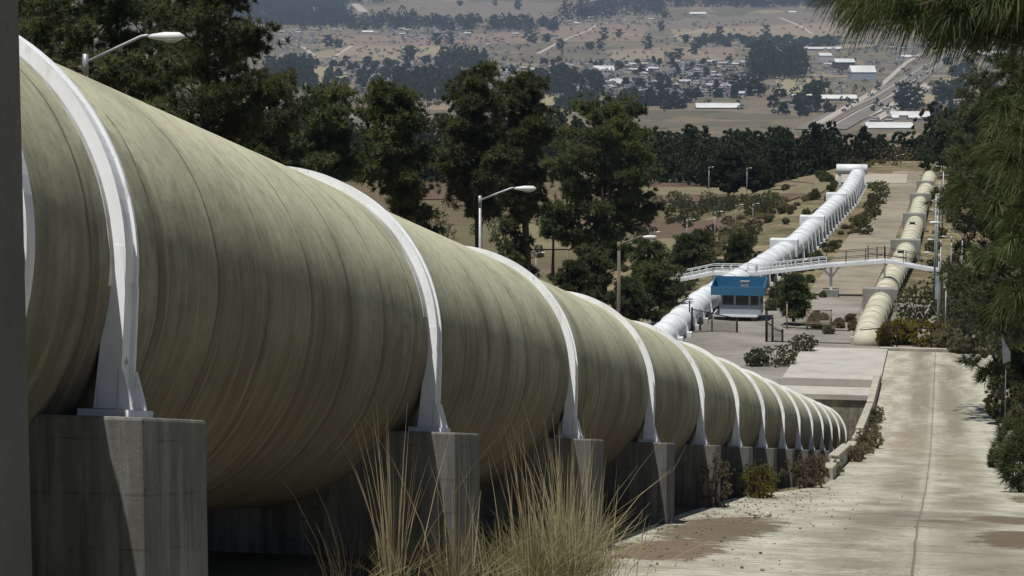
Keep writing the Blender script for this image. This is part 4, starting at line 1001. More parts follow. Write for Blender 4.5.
pine_px('tall slim pine, right one of the close pair by the street lamp', 530, 70, 150, 60, 8, group=PG, nl=28, nt=11, nn=34, L=.45, Wd=.045, crown0=.5, lean=-.02)
pine_px('small pine between the street lamp and the broad pine', 515, 195, 150, 46, 9, group=PG, nl=18, nt=8, nn=28, L=.42, Wd=.045, crown0=.08)
pine_px('broad round-topped pine in the middle, greenest crown of all', 604, 95, 185, 116, 10, basey=292, group=PG, nl=46, nt=13, nn=34, L=.50, Wd=.05, crown0=.2, mat='pine2', clump=.95, prof=lambda f: np.interp(f, [0, .2, .4, .6, .8, .92, 1], [.6, .9, 1.05, 1.02, .95, .75, .5]))
pine_px('thin bare-trunked pine in front of the dry soil', 553, 205, 185, 34, 12, basey=275, group=PG, nl=12, nt=6, nn=26, L=.45, Wd=.05, crown0=.55)
YGp = 'young pines left of the footbridge'
for i, (lab, px, yt, D, w, by) in enumerate([
    ('young dark pine below the broad round pine', 592, 248, 165, 46, 306), ('young pine right of the wooden lamp pole', 648, 238, 172, 52, 302), ('bushy young pine in front, left of the white pipe', 660, 266, 160, 66, 322),
    ('low young pine right of the wooden pole base', 628, 280, 158, 40, 322), ('small pine in the gap beside the second street lamp', 575, 262, 160, 30, 306), ('young pine with its top beside the footbridge ramp end', 690, 236, 195, 40, 272),
    ('small dark pine under the lamp posts on the embankment', 740, 236, 196, 30, 270), ('leafy young pine right of the guard booth', 794, 276, 160, 26, 318), ('small dark pine on the embankment by the field', 700, 232, 215, 30, 262)]):
    pine_px(lab, px, yt, D, w, 40 + i, basey=by, group=YGp, nl=18, nt=8, nn=26, L=.40, Wd=.05, crown0=.02, clump=.8)
# round broadleaf trees in the field
for lab, px, yt, D, w, by, s in [('round dark tree in the field, larger one of the pair', 729, 151, 330, 42, 196, 60), ('round dark tree in the field, smaller one of the pair', 759, 163, 332, 28, 194, 61)]:
    pine_px(lab, px, yt, D, w, s, basey=by, group='round trees in the field', name='broadleaf_tree', cat='tree', nl=26, nt=10, nn=22, L=.5, Wd=.12, crown0=.12, mat='wood_far', prof=lambda f: (np.sin(np.clip(f, 0, 1) * PI * .85 + .4)) ** .5)
# dark pine beyond the right road edge
RGp = 'pines on the right side of the road'
pine('tall dark pine in shade right of the lamp posts', ground(4.9, 116), 18, 8.6, 71, group=RGp, nl=44, nt=12, nn=44, L=.6, Wd=.022, crown0=.05, mat='near_pine', clump=1.25, prof=lambda f: np.interp(f, [0, .15, .35, .6, .8, 1], [.55, .8, 1, .85, .6, .3]))
pine('tall dark pine farther back on the right, its crown beside the field gap', ground(10.5, 175), 19, 9, 72, group=RGp, nl=38, nt=10, nn=34, L=.6, Wd=.035, crown0=.05, prof=lambda f: 1.0 - .6 * f)
pine('dark pine far back right of the utility poles', ground(4.6, 235), 13, 8, 73, group=RGp, nl=30, nt=9, nn=30, L=.6, Wd=.05, crown0=.05)
pine('dark pine behind the end of the cream pipe', ground(6, 300), 13, 10, 74, group=RGp, nl=30, nt=9, nn=30, L=.6, Wd=.06, crown0=.05)
pine('dark pine close to the pavement on the right, lowest branches over the kerb', ground(6.3, 101), 11, 5.0, 75, group=RGp, nl=36, nt=10, nn=44, L=.45, Wd=.014, crown0=.05, mat='near_pine', prof=lambda f: np.interp(f, [0, .2, .5, 1], [.5, .9, .9, .3]))

# near pine branches with long drooping needles
def needles(C, A, n, L, W, r, droop=.75):
    m = len(C); d = rand_dir(m * n, r) * .85 + np.repeat(A, n, 0) * 1.0; d /= np.linalg.norm(d, axis=1, keepdims=True)
    Ls = (L * r.uniform(.65, 1.15, m * n))[:, None]; c = np.repeat(C, n, 0) - d * 0 + np.repeat(A, n, 0) * r.uniform(-.10, .05, (m * n, 1))
    p1 = c + d * Ls * .5; p1[:, 2] -= (droop * .12 * Ls[:, 0]); p2 = c + d * Ls * .85; p2[:, 2] -= droop * .55 * Ls[:, 0]
    s = np.cross(d, np.array([.1, 1, .1]) + .5 * rand_dir(m * n, r)); s /= np.linalg.norm(s, axis=1, keepdims=True) + 1e-9; w = W * np.ones((m * n, 1))
    Q1 = np.stack([c - s * w, c + s * w, p1 + s * w, p1 - s * w], 1); Q2 = np.stack([p1 - s * w, p1 + s * w, p2 + s * w * .3, p2 - s * w * .3], 1)
    return np.concatenate([Q1, Q2])
def near_pine(label, base, H, branches, seed, L, W, n, tr=.22):
    r = np.random.default_rng(seed); base = np.array(base, float); t = thing('pine_tree', label, 'pine tree', base, RGp)
    mb = MB(); mb.tube([base - (0, 0, .4), base + (0.05, 0, H * .3), base + (-.05, .1, H * .7), base + (0, 0, H)], [tr * 1.3, tr, tr * .7, tr * .2], 12); build(mb, 'trunk', MT['bark'], t)
    for tips, hgt in branches:
        root = base + np.array([0, 0, hgt]); mb = MB(); C = []; A = []
        mid = np.mean([x for x in tips], 0); mid = root * .3 + mid * .7; mb.tube(limb_pts(root, mid, r, .08), [.07, .06, .05, .045, .04, .03], 7)
        for q in tips:
            q = np.array(q); mb.tube(limb_pts(mid, q, r, .1), [.025, .02, .018, .015, .012, .008], 5); dd = q - mid; dd /= np.linalg.norm(dd) + 1e-9
            for f in (1.0, .86, .7, .5): C.append(mid * (1 - f) + q * f + r.normal(size=3) * .03); A.append(dd + np.array([0, 0, .1]))
        bo = build(mb, 'branch', MT['bark'], t)
        build_np(needles(np.array(C), np.array(A), n, L, W, r), 4, 'needles', MT['near_pine'], bo)
    return t
r_ = np.random.default_rng(3)
def cluster(n, x0, x1, y0, y1, D0, D1):
    return [atD(r_.uniform(x0, x1), r_.uniform(y0, y1), r_.uniform(D0, D1)) for _ in range(n)]
near_pine('nearest pine, its long drooping needles hanging into the upper right corner', ground(4.4, 14.5), 13, [
    (cluster(10, 838, 880, -30, 8, 11.5, 13.0), 4.2), (cluster(10, 860, 930, -35, 14, 11.5, 13.5), 4.6), (cluster(10, 920, 985, -30, 16, 12, 14), 4.5), (cluster(9, 970, 1040, -30, 18, 12, 14), 4.4), (cluster(4, 935, 965, 10, 26, 12, 13), 4.2)], 91, .22, .0022, 120)
near_pine('second nearest pine, its needle sprays filling the right edge', ground(4.6, 24), 13, [
    (cluster(6, 992, 1040, 92, 130, 19, 23), 4.0), (cluster(7, 982, 1040, 105, 165, 19, 23), 3.6), (cluster(8, 968, 1040, 155, 215, 19, 23), 3.2), (cluster(8, 975, 1045, 200, 260, 19.5, 23), 2.6), (cluster(6, 995, 1045, 250, 320, 19.5, 23), 2.2)], 92, .26, .0032, 120)

# dry grass tussocks beside the piers
def tussock(label, base, seed, n_tuft, h_tuft, n_stalk, h_stalk, w, mat='tuft', lean=0.0):
    r = np.random.default_rng(seed); base = np.array(base, float); t = thing('grass_tussock', label, 'grass tussock', base, 'dry grass tussocks by the piers')
    def blades(n, h, wd, sp, curl):
        az = r.uniform(0, 2 * PI, n); rad = np.abs(r.normal(size=n)) * w * .28; c = base + np.stack([np.cos(az) * rad, np.sin(az) * rad, np.full(n, -.05)], -1)
        az2 = az + r.normal(size=n) * .6; out = np.stack([np.cos(az2), np.sin(az2), 0 * az], -1); hh = h * r.uniform(.5, 1.1, n); tl = sp * np.abs(r.normal(size=n)) * (1 + 2.2 * (r.random(n) < .16)); curl = curl * (1 + 1.6 * (r.random(n) < .2))
        P = [c]; 
        for f in (.35, .7, 1.0):
            q = c + out * (hh * np.minimum(tl * (f + curl * f * f), .95))[:, None]; q[:, 2] += hh * f * (1 - np.minimum(.28 * curl * f * tl, .6)); q[:, 0] += lean * hh * f * f; P.append(q)
        s = np.stack([-np.sin(az2 + 1.2), np.cos(az2 + 1.2), 0 * az], -1); s[:, 0] += .6; s /= np.linalg.norm(s, axis=1, keepdims=True); Q = []
        ws = [wd, wd * .85, wd * .55, wd * .12]
        for i in range(3): Q.append(np.stack([P[i] - s * ws[i], P[i] + s * ws[i], P[i + 1] + s * ws[i + 1], P[i + 1] - s * ws[i + 1]], 1))
        return np.concatenate(Q)
    o = build_np(blades(n_tuft, h_tuft, .0045, .42, .9), 4, 'blades', MT[mat], t)
    build_np(blades(n_stalk, h_stalk, .0055, .10, .5), 4, 'stalks', MT['straw'], t)
tussock('small tussock with a few bent dry stalks in front of the dark gap', PL(-4.55, 18.4, -1.12), 1, 40, .45, 13, 1.0, .5, lean=-.25)
tussock('upright bundle of tall straw stalks before the second pier', PL(-4.18, 18.6, -1.12), 2, 60, .5, 44, 1.4, .28)
tussock('tall thin tussock right of the upright straw bundle', PL(-3.75, 18.9, -1.12), 7, 140, .5, 16, 1.45, .5)
tussock('big pale tussock in front of the gap before the third pier', PL(-3.4, 20.6, -1.12), 3, 400, .52, 34, 1.4, .8)
tussock('largest straw tussock in front of the third pier', PL(-3.3, 22.3, -1.12), 4, 560, .60, 70, 1.05, .95, lean=.05)
tussock('tall brown tussock against the third pier', PL(-3.7, 24.5, -1.12), 5, 160, .7, 60, 1.5, .7, lean=-.05)
tussock('low spreading tussock at the bottom edge of the view', PL(-3.05, 20.6, -1.2), 6, 520, .45, 40, .85, .7)

# shrubs by the piers and road
def sh_px(label, px, py, wpx, hpx, seed, Y=None, **k):
    p = G(px, py) if Y is None else ground(yz(px, py, Y)[0], Y)
    D = p @ HEAD; return shrub(label, p, wpx * D / FPX, hpx * D / FPX, seed, **k)
SHG = 'shrubs along the big pipe and road'
sh_px('small grey-leaved shrub at the foot of the fifth pier', 716, 516, 38, 58, 1, Y=47, mat='grey_bush', n=150, nn=18, L=.05, Wd=.014, group=SHG)
sh_px('yellow-topped round shrub by the loose stones', 759, 517, 40, 40, 2, Y=55, mat='bush', n=170, nn=34, L=.07, Wd=.010, group=SHG)
sh_px('yellow flowering top of the round shrub', 760, 512, 38, 36, 22, Y=54.4, mat='yellow', n=130, nn=40, L=.06, Wd=.010, group=SHG)
sh_px('olive twiggy shrub at the near end of the kerb', 808, 503, 46, 32, 3, Y=64, mat='grey_bush', n=220, nn=40, L=.08, Wd=.010, group=SHG)
sh_px('tall weeds growing in the trench behind the kerb', 815, 478, 56, 34, 4, Y=74, mat='grey_bush', n=220, nn=34, L=.10, Wd=.013, group=SHG)
sh_px('dark weeds on the road side of the broken kerb', 864, 448, 18, 22, 5, Y=95, mat='grey_bush', n=110, nn=34, L=.09, Wd=.013, group=SHG)
sh_px('weeds behind the kerb just below the headwall', 846, 446, 30, 34, 6, Y=100, mat='grey_bush', n=150, nn=34, L=.10, Wd=.014, group=SHG)
sh_px('low weeds beside the middle of the kerb', 874, 415, 10, 16, 7, Y=112, mat='bush', n=30, nn=20, L=.15, Wd=.025, group=SHG)
sh_px('round clipped bush on the gravel left of the platform', 755, 366, 23, 18, 8, mat='bush', n=260, nn=40, L=.10, Wd=.018, group=SHG)
sh_px('brown scrub sloping beside the platform edge', 778, 384, 40, 20, 9, Y=137, mat='bush', n=240, nn=34, L=.13, Wd=.018, group=SHG)
sh_px('dark bush at the back corner of the platform', 804, 353, 26, 20, 10, mat='bush', n=200, nn=36, L=.12, Wd=.02, group=SHG)
for i, (lab, px, py, w, h, mt, Y) in enumerate([
    ('yellow flowering bush left behind the road barrier', 900, 349, 34, 26, 'yellow', 150.5), ('wide yellow-orange bush right behind the road barrier', 926, 344, 50, 26, 'yellow', 150.2),
    ('green leafy bush behind the yellow bushes', 918, 330, 46, 44, 'bush', 162), ('dry brown bush at the foot of the tallest lamp post', 948, 353, 26, 22, 'grey_bush', 148), ('dark bush behind the utility poles', 950, 315, 44, 46, 'bush', 170),
    ('low olive bush beside the barrier post', 884, 350, 14, 20, 'yellow', 149.2), ('leafy bush under the pine beside the metal sign', 1006, 385, 40, 50, 'bush', 113), ('low weeds at the corner of the near road end', 962, 358, 26, 16, 'grey_bush', 146)]):
    sh_px(lab, px, py, w, h, 30 + i, Y=Y, mat=mt, n=300, nn=60, L=.16, Wd=.024, group='bushes at the end of the near road')
for i, (lab, px, py, w, h, Y) in enumerate([
    ('long-leaved dark grass clump hanging over the right road edge', 1012, 446, 34, 46, 88), ('dark scrub at the right edge below the long-leaved clump', 1020, 500, 34, 64, 66), ('low weeds at the right kerb', 1000, 462, 22, 20, 84), ('leafy dark scrub under the right pine', 1024, 405, 36, 44, 102)]):
    sh_px(lab, px, py, w, h, 50 + i, Y=Y, mat='near_pine' if i < 2 else 'bush', n=110, nn=36, L=.34 if i < 2 else .16, Wd=.012 if i < 2 else .02, group='scrub on the right road edge', up=.2)
protos = []
for i in range(26):
    x = r_.uniform(1.6, 7.5); y = r_.uniform(147.5, 176) if x < 3.6 else r_.uniform(118, 172); p = ground(x, y)
    if i < 3: protos.append(shrub('dark green bush in the thicket right of the lamp posts', p, 2.4, 2.6, 500 + i, mat='bush', n=260, nn=36, L=.16, Wd=.022, group='thicket right of the lamp posts'))
    else: copy_tree(protos[i % 3], p, r_.uniform(0, 6), r_.uniform(.6, 1.3))
protos = []
for i in range(14):
    y = 86 + i * 2.2 + r_.normal() * .5; p = ground(-2.62 + float(shf(y)) + r_.normal() * .12, y)
    if i < 2: protos.append(shrub('dry weeds rooted along the road side of the kerb', p, .7, .5, 540 + i, mat='grey_bush', n=60, nn=40, L=.09, Wd=.012, group='weeds along the kerb'))
    else: copy_tree(protos[i % 2], p, r_.uniform(0, 6), r_.uniform(.5, 1.3))
# scrub between far pipes, road and embankment
k = 0
for lab, x0, x1, y0, y1, n, w, mt in [
    ('dark shrub between the white pipe and the far road', 868, 896, 188, 236, 14, 15, 'bush'), ('dry scrub beside the white pipe legs', 800, 870, 215, 285, 44, 8, 'dry_scrub'), ('low shrub in front of the Y-shaped support', 770, 825, 285, 312, 10, 11, 'bush'), ('weedy shrub along the lower far road edge', 812, 856, 318, 336, 12, 11, 'grey_bush'),
    ('shrub on the dry embankment left of the white pipe', 700, 800, 200, 262, 90, 9, 'dry_scrub'), ('dark shrub on the embankment above the white pipe', 745, 835, 176, 225, 22, 9, 'bush'), ('green field-edge shrub in the row on the plain', 650, 775, 203, 218, 26, 16, 'bush'),
    ('green bush on the bank below the lamp posts', 640, 765, 205, 275, 46, 13, 'bush'), ('green bush along the verge of the far road', 790, 850, 240, 305, 26, 9, 'bush'), ('brush at the far end of the pipes', 846, 905, 160, 172, 14, 9, 'dry_scrub'), ('shrub right of the cream pipe', 932, 965, 190, 300, 16, 14, 'bush'), ('scrub in the gap between the tall pines', 500, 690, 245, 310, 40, 14, 'bush'), ('shrub on the plain below the slim pines', 410, 520, 205, 240, 16, 20, 'bush')]:
    protos = []
    for i in range(n):
        px, py = r_.uniform(x0, x1), r_.uniform(y0, y1)
        if lab.startswith('dark shrub between'): px = 872 + (236 - py) / 48 * 16 - 8 + r_.uniform(-8, 8)
        if lab.startswith('dry scrub'): px = 768 + (285 - py) / 70 * 88 + r_.uniform(4, 24)
        if lab.startswith('shrub on the dry'): px = 690 + (262 - py) / 62 * 100 + r_.uniform(-20, 20)
        if lab.startswith('green bush along'): px = 842 - (py - 250) * .75 - r_.uniform(5, 30)
        p = G(px, py); D = p @ HEAD
        if i < 3:
            dn_, dc_ = ('dry_bush', 'dry bush') if mt == 'dry_scrub' else ('shrub', 'shrub')
            q = shrub(lab, p, w * D / FPX, w * (.5 if mt == 'dry_scrub' else .8) * D / FPX, 200 + k, mat=mt, n=90, nn=30, L=.17, Wd=.03, name=dn_, cat=dc_, group=lab + 's' if not lab.endswith('s') else lab); protos.append(q); k += 1
        else:
            copy_tree(protos[i % 3], p, r_.uniform(0, 6), r_.uniform(.6, 1.25))

# loose stones and crumbs on the apron
_g = (1 + 5 ** .5) / 2
ICO_V = np.array([(-1, _g, 0), (1, _g, 0), (-1, -_g, 0), (1, -_g, 0), (0, -1, _g), (0, 1, _g), (0, -1, -_g), (0, 1, -_g), (_g, 0, -1), (_g, 0, 1), (-_g, 0, -1), (-_g, 0, 1)]) / 1.9
ICO_F = [(0, 11, 5), (0, 5, 1), (0, 1, 7), (0, 7, 10), (0, 10, 11), (1, 5, 9), (5, 11, 4), (11, 10, 2), (10, 7, 6), (7, 1, 8), (3, 9, 4), (3, 4, 2), (3, 2, 6), (3, 6, 8), (3, 8, 9), (4, 9, 5), (2, 4, 11), (6, 2, 10), (8, 6, 7), (9, 8, 1)]
mb = MB(); rs = np.random.default_rng(8)
for i in range(1300):
    if i < 1100: y = rs.uniform(27, 62); x = -4.2 + abs(rs.normal()) * 1.25
    else: x, y = rs.choice([-2.7, 2.5]) + rs.normal() * .3, rs.uniform(50, 110)
    s = .007 + min(abs(rs.normal()) ** 2.5 * .006, .022); z = float(max(zr(y) + .03, hz(x, y))); c = np.array([x, y, z + s * .4])
    pts = ICO_V * rs.uniform(.7, 1.25, (12, 1)) * np.array([1, rs.uniform(.7, 1.2), rs.uniform(.45, .75)]) * s; an = rs.uniform(0, 6.3)
    pts = np.stack([pts[:, 0] * math.cos(an) - pts[:, 1] * math.sin(an), pts[:, 0] * math.sin(an) + pts[:, 1] * math.cos(an), pts[:, 2]], -1) + c
    mb.add(pts, ICO_F)
tag(build(mb, 'gravel', MT['stone']), 'loose gravel crumbs scattered on the concrete apron', 'gravel', kind='stuff')
for lab, px, py in [('pale loose stone at the foot of the yellow-topped shrub', 757, 519.5), ('pale loose stone right of its neighbour by the shrub', 767, 519)]:
    c = G(px, py); mb = MB(); d = rand_dir(40, rs)
    pts = [c + (0, 0, .08) + np.array([math.cos(a) * .085 * math.cos(b), math.sin(a) * .07 * math.cos(b), .06 * math.sin(b)]) * rs.uniform(.8, 1.15) for b in (-1.2, -.4, .4, 1.2) for a in np.arange(0, 6.2, .9)]
    Fq = [(i * 7 + j, i * 7 + (j + 1) % 7, (i + 1) * 7 + (j + 1) % 7, (i + 1) * 7 + j) for i in range(3) for j in range(7)] + [tuple(range(21, 28)), tuple(range(6, -1, -1))]
    mb.add(pts, Fq); tag(build(mb, 'stone', MT['kerb'], org=c), lab, 'stone', 'loose stones by the shrub')

# ------------------------------------------------------------------ woods
def wood(name, label, spots, hgt, wid, seed, nt, nn, L, Wd, conical=.4, mat='wood_far'):
    r = np.random.default_rng(seed); Vs = []; mb = MB()
    for p in spots:
        H = hgt * r.uniform(.7, 1.2); W = wid * r.uniform(.75, 1.25); cone = r.random() < conical
        mb.tube([p, p + np.array([0, 0, H * .8])], [.012 * H + .03, .03], 5)
        f = r.uniform(.08, 1, nt); az = r.uniform(0, 2 * PI, nt); R = W / 2 * ((1.05 - f) ** .8 if cone else np.sin(np.clip(f * .85 + .15, 0, 1) * PI) ** .5) * r.uniform(.5, 1, nt) * (1 + .3 * np.sin(az * 3 + f * 9))
        C = p + np.stack([np.cos(az) * R, np.sin(az) * R, f * H], -1); O = np.stack([np.cos(az), np.sin(az), f], -1)
        Vs.append(tuft_tris(C, nn, L, Wd, .4, r, O))
    V = np.concatenate(Vs); V[:, :, 2] -= 0
    o = build_np(V, 3, name, MT[mat], org=spots[0]); tag(o, label, 'wood', kind='stuff')
    tr = build(mb, 'trunk', MT['bark'], o); tr['kind'] = 'stuff'
def spots_D(n, x0, x1, D0, D1, r):
    return [px_ground(r.uniform(x0, x1), r.uniform(D0, D1)) for _ in range(n)]
rw = np.random.default_rng(21)
wood('forest', 'dark wood stretching along the back of the fields left of the pipes', spots_D(135, 610, 835, 372, 470, rw), 7.8, 6.0, 31, 80, 16, .5, .26)
wood('forest', 'lower dark wood behind the far end of the two far pipes', spots_D(75, 825, 990, 372, 470, rw), 5.4, 5.6, 35, 80, 16, .5, .26)
wood('forest', 'dark wood at the right behind the cream pipe end', spots_D(60, 930, 1060, 300, 420, rw), 7, 6.5, 32, 80, 16, .5, .26)
wood('forest', 'bluish wood behind the tall pines on the left', spots_D(150, 180, 640, 520, 640, rw), 13, 8, 33, 60, 14, .75, .4, .6)
wood('forest', 'wood edge at the back of the brown field on the left', spots_D(60, 300, 520, 400, 430, rw), 6, 6, 34, 60, 14, .55, .28, .2)
def spots_px(n, x0, x1, y0, y1, r): return [G(r.uniform(x0, x1), r.uniform(y0, y1)) for _ in range(n)]
for i, (lab, x0, x1, y0, y1, n, H, W) in enumerate([
    ('tall dense grove in the valley beside the factory buildings', 752, 804, 66, 80, 70, 36, 20), ('square dark grove in the left valley', 268, 310, 74, 84, 45, 24, 16), ('dark grove in the middle of the valley', 532, 602, 78, 94, 46, 15, 14), ('dark grove left of the valley centre', 440, 486, 62, 70, 40, 24, 18),
    ('line of trees along the upper village', 424, 560, 22, 33, 80, 22, 20), ('upper wood beyond the middle village', 600, 664, 4, 17, 60, 40, 30), ('bluish mountain wood at the top left', 236, 345, -6, 26, 420, 24, 26), ('bluish mountain wood at the top right', 668, 830, -14, 8, 420, 24, 26),
    ('trees of the upper left village', 300, 420, 18, 32, 80, 26, 22), ('wood strip at the foot of the valley', 560, 690, 100, 112, 40, 11, 11), ('taller trees scattered through the valley town', 500, 760, 62, 98, 70, 9, 9), ('trees scattered through the left valley village', 260, 500, 60, 90, 130, 10, 11), ('bluish trees below the left village', 395, 480, 80, 104, 70, 18, 15), ('trees along the foot of the right valley', 930, 1010, 112, 136, 30, 9, 10), ('trees near the railway on the right', 940, 1010, 62, 100, 30, 10, 11), ('trees among the factory buildings', 770, 830, 84, 118, 16, 9, 10), ('hedge at the lower edge of the large tan fields', 700, 840, 38, 48, 90, 9, 22), ('mountain wood left of the upper fields', 330, 400, -10, 4, 60, 30, 30), ('trees beside the upper tan field', 560, 620, 6, 22, 40, 26, 24)]):
    wood('valley_wood', lab, spots_px(n, x0, x1, y0, y1, rw), H, W, 300 + i, 40, 6, 2.8, 2.0, .25)
wood('valley_scrub', 'scattered low bushes dotting the valley fields', spots_px(950, 255, 1010, 14, 114, rw), 4.5, 6.0, 390, 12, 6, 1.6, .8, .1)
wood('valley_scrub', 'small garden trees between the town houses', spots_px(420, 540, 765, 62, 98, rw), 5, 5, 391, 12, 6, 1.6, .8, .2)
# single trees dotted over the valley
protos = []
for i, (px, py) in enumerate([(528, 43), (534, 44), (547, 42), (604, 41), (661, 31), (665, 18), (697, 50), (694, 55), (686, 42), (648, 50), (679, 60), (744, 42), (766, 38), (328, 48), (338, 48), (289, 82), (560, 50), (590, 50), (600, 50), (619, 38), (460, 6), (495, 6), (518, 10), (587, 14), (905, 108), (940, 102), (945, 104), (915, 112), (902, 112), (955, 96), (970, 90), (720, 36), (800, 108), (815, 112), (672, 62), (755, 96), (735, 92), (660, 92), (640, 88), (450, 44), (437, 46), (410, 58)]):
    p = G(px, py); lab = 'lone dark tree standing in the valley fields'
    if i < 3:
        H, W = [(26, 20), (20, 20), (15, 22)][i]; q = pine(lab, p, H, W, 400 + i, name='valley_tree', cat='tree', group='lone trees in the valley fields', nl=12, nt=6, nn=10, L=2.2, Wd=.8, crown0=.12, mat='wood_far', clump=1.6); protos.append(q)
    else: copy_tree(protos[i % 3], p, r_.uniform(0, 6), r_.uniform(.7, 1.25))

# ------------------------------------------------------------------ valley buildings
def house_mesh(w, d, h, gable, wm, rm, seed):
    mb = MB(); z0 = -1.5
    mb.hexa([(-w / 2, -d / 2, z0), (w / 2, -d / 2, z0), (w / 2, d / 2, z0), (-w / 2, d / 2, z0), (-w / 2, -d / 2, h), (w / 2, -d / 2, h), (w / 2, d / 2, h), (-w / 2, d / 2, h)], 0)
    if gable:
        e = .5; poly = [(-w / 2 - e, -d / 2 - e, h + .02), (w / 2 + e, -d / 2 - e, h + .02), (w / 2 + e, 0, h + d * .22), (-w / 2 - e, 0, h + d * .22)]
        mb.add([(-w / 2 - e, -d / 2 - e, h + .05), (w / 2 + e, -d / 2 - e, h + .05), (w / 2 + e, 0, h + d * .22), (-w / 2 - e, 0, h + d * .22), (w / 2 + e, d / 2 + e, h + .05), (-w / 2 - e, d / 2 + e, h + .05)], [(0, 1, 2, 3), (3, 2, 4, 5), (0, 3, 5), (1, 4, 2), (1, 0, 5, 4)], 1)
    else:
        mb.box((0, 0, h + .18), (w + .5, d + .5, .3), 1); mb.box((w * .2, d * .1, h + .9), (w * .25, d * .25, 1.2), 0)
    for x in (-w * .28, w * .25): mb.box((x, -d / 2 - .04, h * .55), (w * .16, .1, h * .32), 2)
    mb.box((0, -d / 2 - .04, h * .32), (w * .1, .1, h * .64), 2)
    me = bpy.data.meshes.new('house'); V = mb.v; me.from_pydata(V, [], mb.f)
    for m in (wm, rm, MT['glass']): me.materials.append(m)
    me.polygons.foreach_set('material_index', mb.m); me.update(); return me
HV = [(house_mesh(10, 8, 3.4, False, MT['wallg'], MT['roofg'], 0), 'small grey flat-roofed house in the distant valley town'), (house_mesh(11, 8, 3.2, True, MT['wallw'], MT['rooft'], 1), 'small white house with a pale sheet roof in the distant valley town'),
      (house_mesh(9, 7, 5.6, False, MT['wallw'], MT['roofg'], 2), 'small white two-storey flat-roofed house in the distant valley town'), (house_mesh(10, 7, 3.2, True, MT['wallb'], MT['roofg'], 3), 'small tan house with a grey pitched roof in the distant valley town'), (house_mesh(13, 8, 3.4, False, MT['wallg'], MT['rooft'], 4), 'small grey house with a pale flat roof in the distant valley town')]
HR = np.random.default_rng(77)
for x0, x1, y0, y1, n in [(560, 745, 62, 82, 96), (600, 760, 82, 98, 44), (500, 560, 64, 80, 20), (345, 460, 66, 82, 26), (260, 330, 30, 44, 16), (400, 460, 28, 42, 30), (460, 560, 30, 38, 12), (560, 660, 14, 26, 22), (760, 830, 52, 70, 8), (880, 1000, 46, 62, 22), (430, 500, 78, 92, 12), (320, 420, 26, 34, 10), (470, 520, 40, 46, 8), (690, 720, 40, 46, 8)]:
    for i in range(n):
        px = HR.uniform(x0, x1); py = HR.uniform(y0, y1)
        if 752 < px < 806 and 45 < py < 82: continue
        p = G(px, py); v = HR.integers(0, 5); me, lab = HV[v]
        o = bpy.data.objects.new('house', me); COL.objects.link(o); o.location = p; o.rotation_euler.z = HR.uniform(-.5, .5) + (PI / 2 if HR.random() < .35 else 0); s = HR.uniform(.75, 1.35); o.scale = (s, s, s)
        tag(o, lab, 'house', 'houses in the valley town')
# the rest of the town: more houses than can be told apart
MBT = MB()
for x0, x1, y0, y1, n in [(555, 760, 61, 97, 520), (340, 470, 62, 84, 150), (255, 335, 28, 46, 70), (390, 470, 24, 44, 130), (540, 665, 12, 27, 90), (760, 840, 50, 76, 60), (870, 1010, 44, 66, 160), (425, 560, 76, 94, 90), (690, 760, 40, 48, 40), (255, 510, 26, 90, 330), (560, 760, 20, 60, 50), (770, 1000, 60, 125, 150)]:
    for i in range(n):
        px, py = HR.uniform(x0, x1), HR.uniform(y0, y1)
        if (750 < px < 808 and 44 < py < 82) or abs(px - 818 - (130 - py) * 1.72) < 30: continue
        p = G(px, py); w_, d_, h_ = HR.uniform(4.5, 9), HR.uniform(4.5, 8), HR.uniform(2.4, 4.6); rz = HR.uniform(-.4, .4); wm, rm = [(0, 2), (0, 3), (1, 2), (1, 3), (1, 4)][HR.integers(0, 5)]
        MBT.box((p[0], p[1], p[2] + h_ / 2 - .5), (w_, d_, h_ + 1), wm, rz); MBT.box((p[0], p[1], p[2] + h_ + .15), (w_ + .5, d_ + .5, .25), rm, rz)
tag(build(MBT, 'town_houses', [MT['wallw'], MT['wallg'], MT['rooft'], MT['roofg'], MT['roofr']]), 'dense mass of tiny houses filling the distant valley town', 'houses', kind='stuff')
def shed(label, px0, px1, ytop, ybot, depth, wm, rm, roof_frac=.55, name='shed', cat='shed', gable=True):
    pc = G((px0 + px1) / 2, ybot); D = pc @ HEAD; w = (px1 - px0) * D / FPX; hh = (ybot - ytop) * D / FPX
    t = thing(name, label, cat, pc); rz = YAW
    def T(x, y, z): return pc + np.array([math.cos(rz) * x - math.sin(rz) * y, math.sin(rz) * x + math.cos(rz) * y, z])
    h = hh * (1 - roof_frac); mb = MB()
    mb.hexa([T(x, y, z_) for z_ in (-3, h) for x, y in ((-w / 2, 0), (w / 2, 0), (w / 2, depth), (-w / 2, depth))]); build(mb, 'wall', wm, t)
    mb = MB(); e = w * .01 + .3; rh = hh * roof_frac
    mb.prism([T(-w / 2 - e, -e, h + .05), T(-w / 2 - e, depth / 2, h + rh), T(-w / 2 - e, depth + e, h + .05)], T(-w / 2 - e, 0, 0), T(w / 2 + e, 0, 0)); build(mb, 'roof', rm, t)
    return t
W_, G_, M_, RW, RG_ = MT['wallw'], MT['wallg'], MT['wallm'], MT['roofw'], MT['roofg']
shed('long white greenhouse just above the wood, widest in the middle', 697, 740, 103.5, 109, 26, G_, RW, .75, 'greenhouse', 'greenhouse')
shed('long pale greenhouse right of the first white one', 793, 817, 94.5, 98.5, 20, W_, RW, .7, 'greenhouse', 'greenhouse'); shed('long pale greenhouse ending at the railway', 819, 857, 95, 101, 20, W_, RW, .6, 'greenhouse', 'greenhouse')
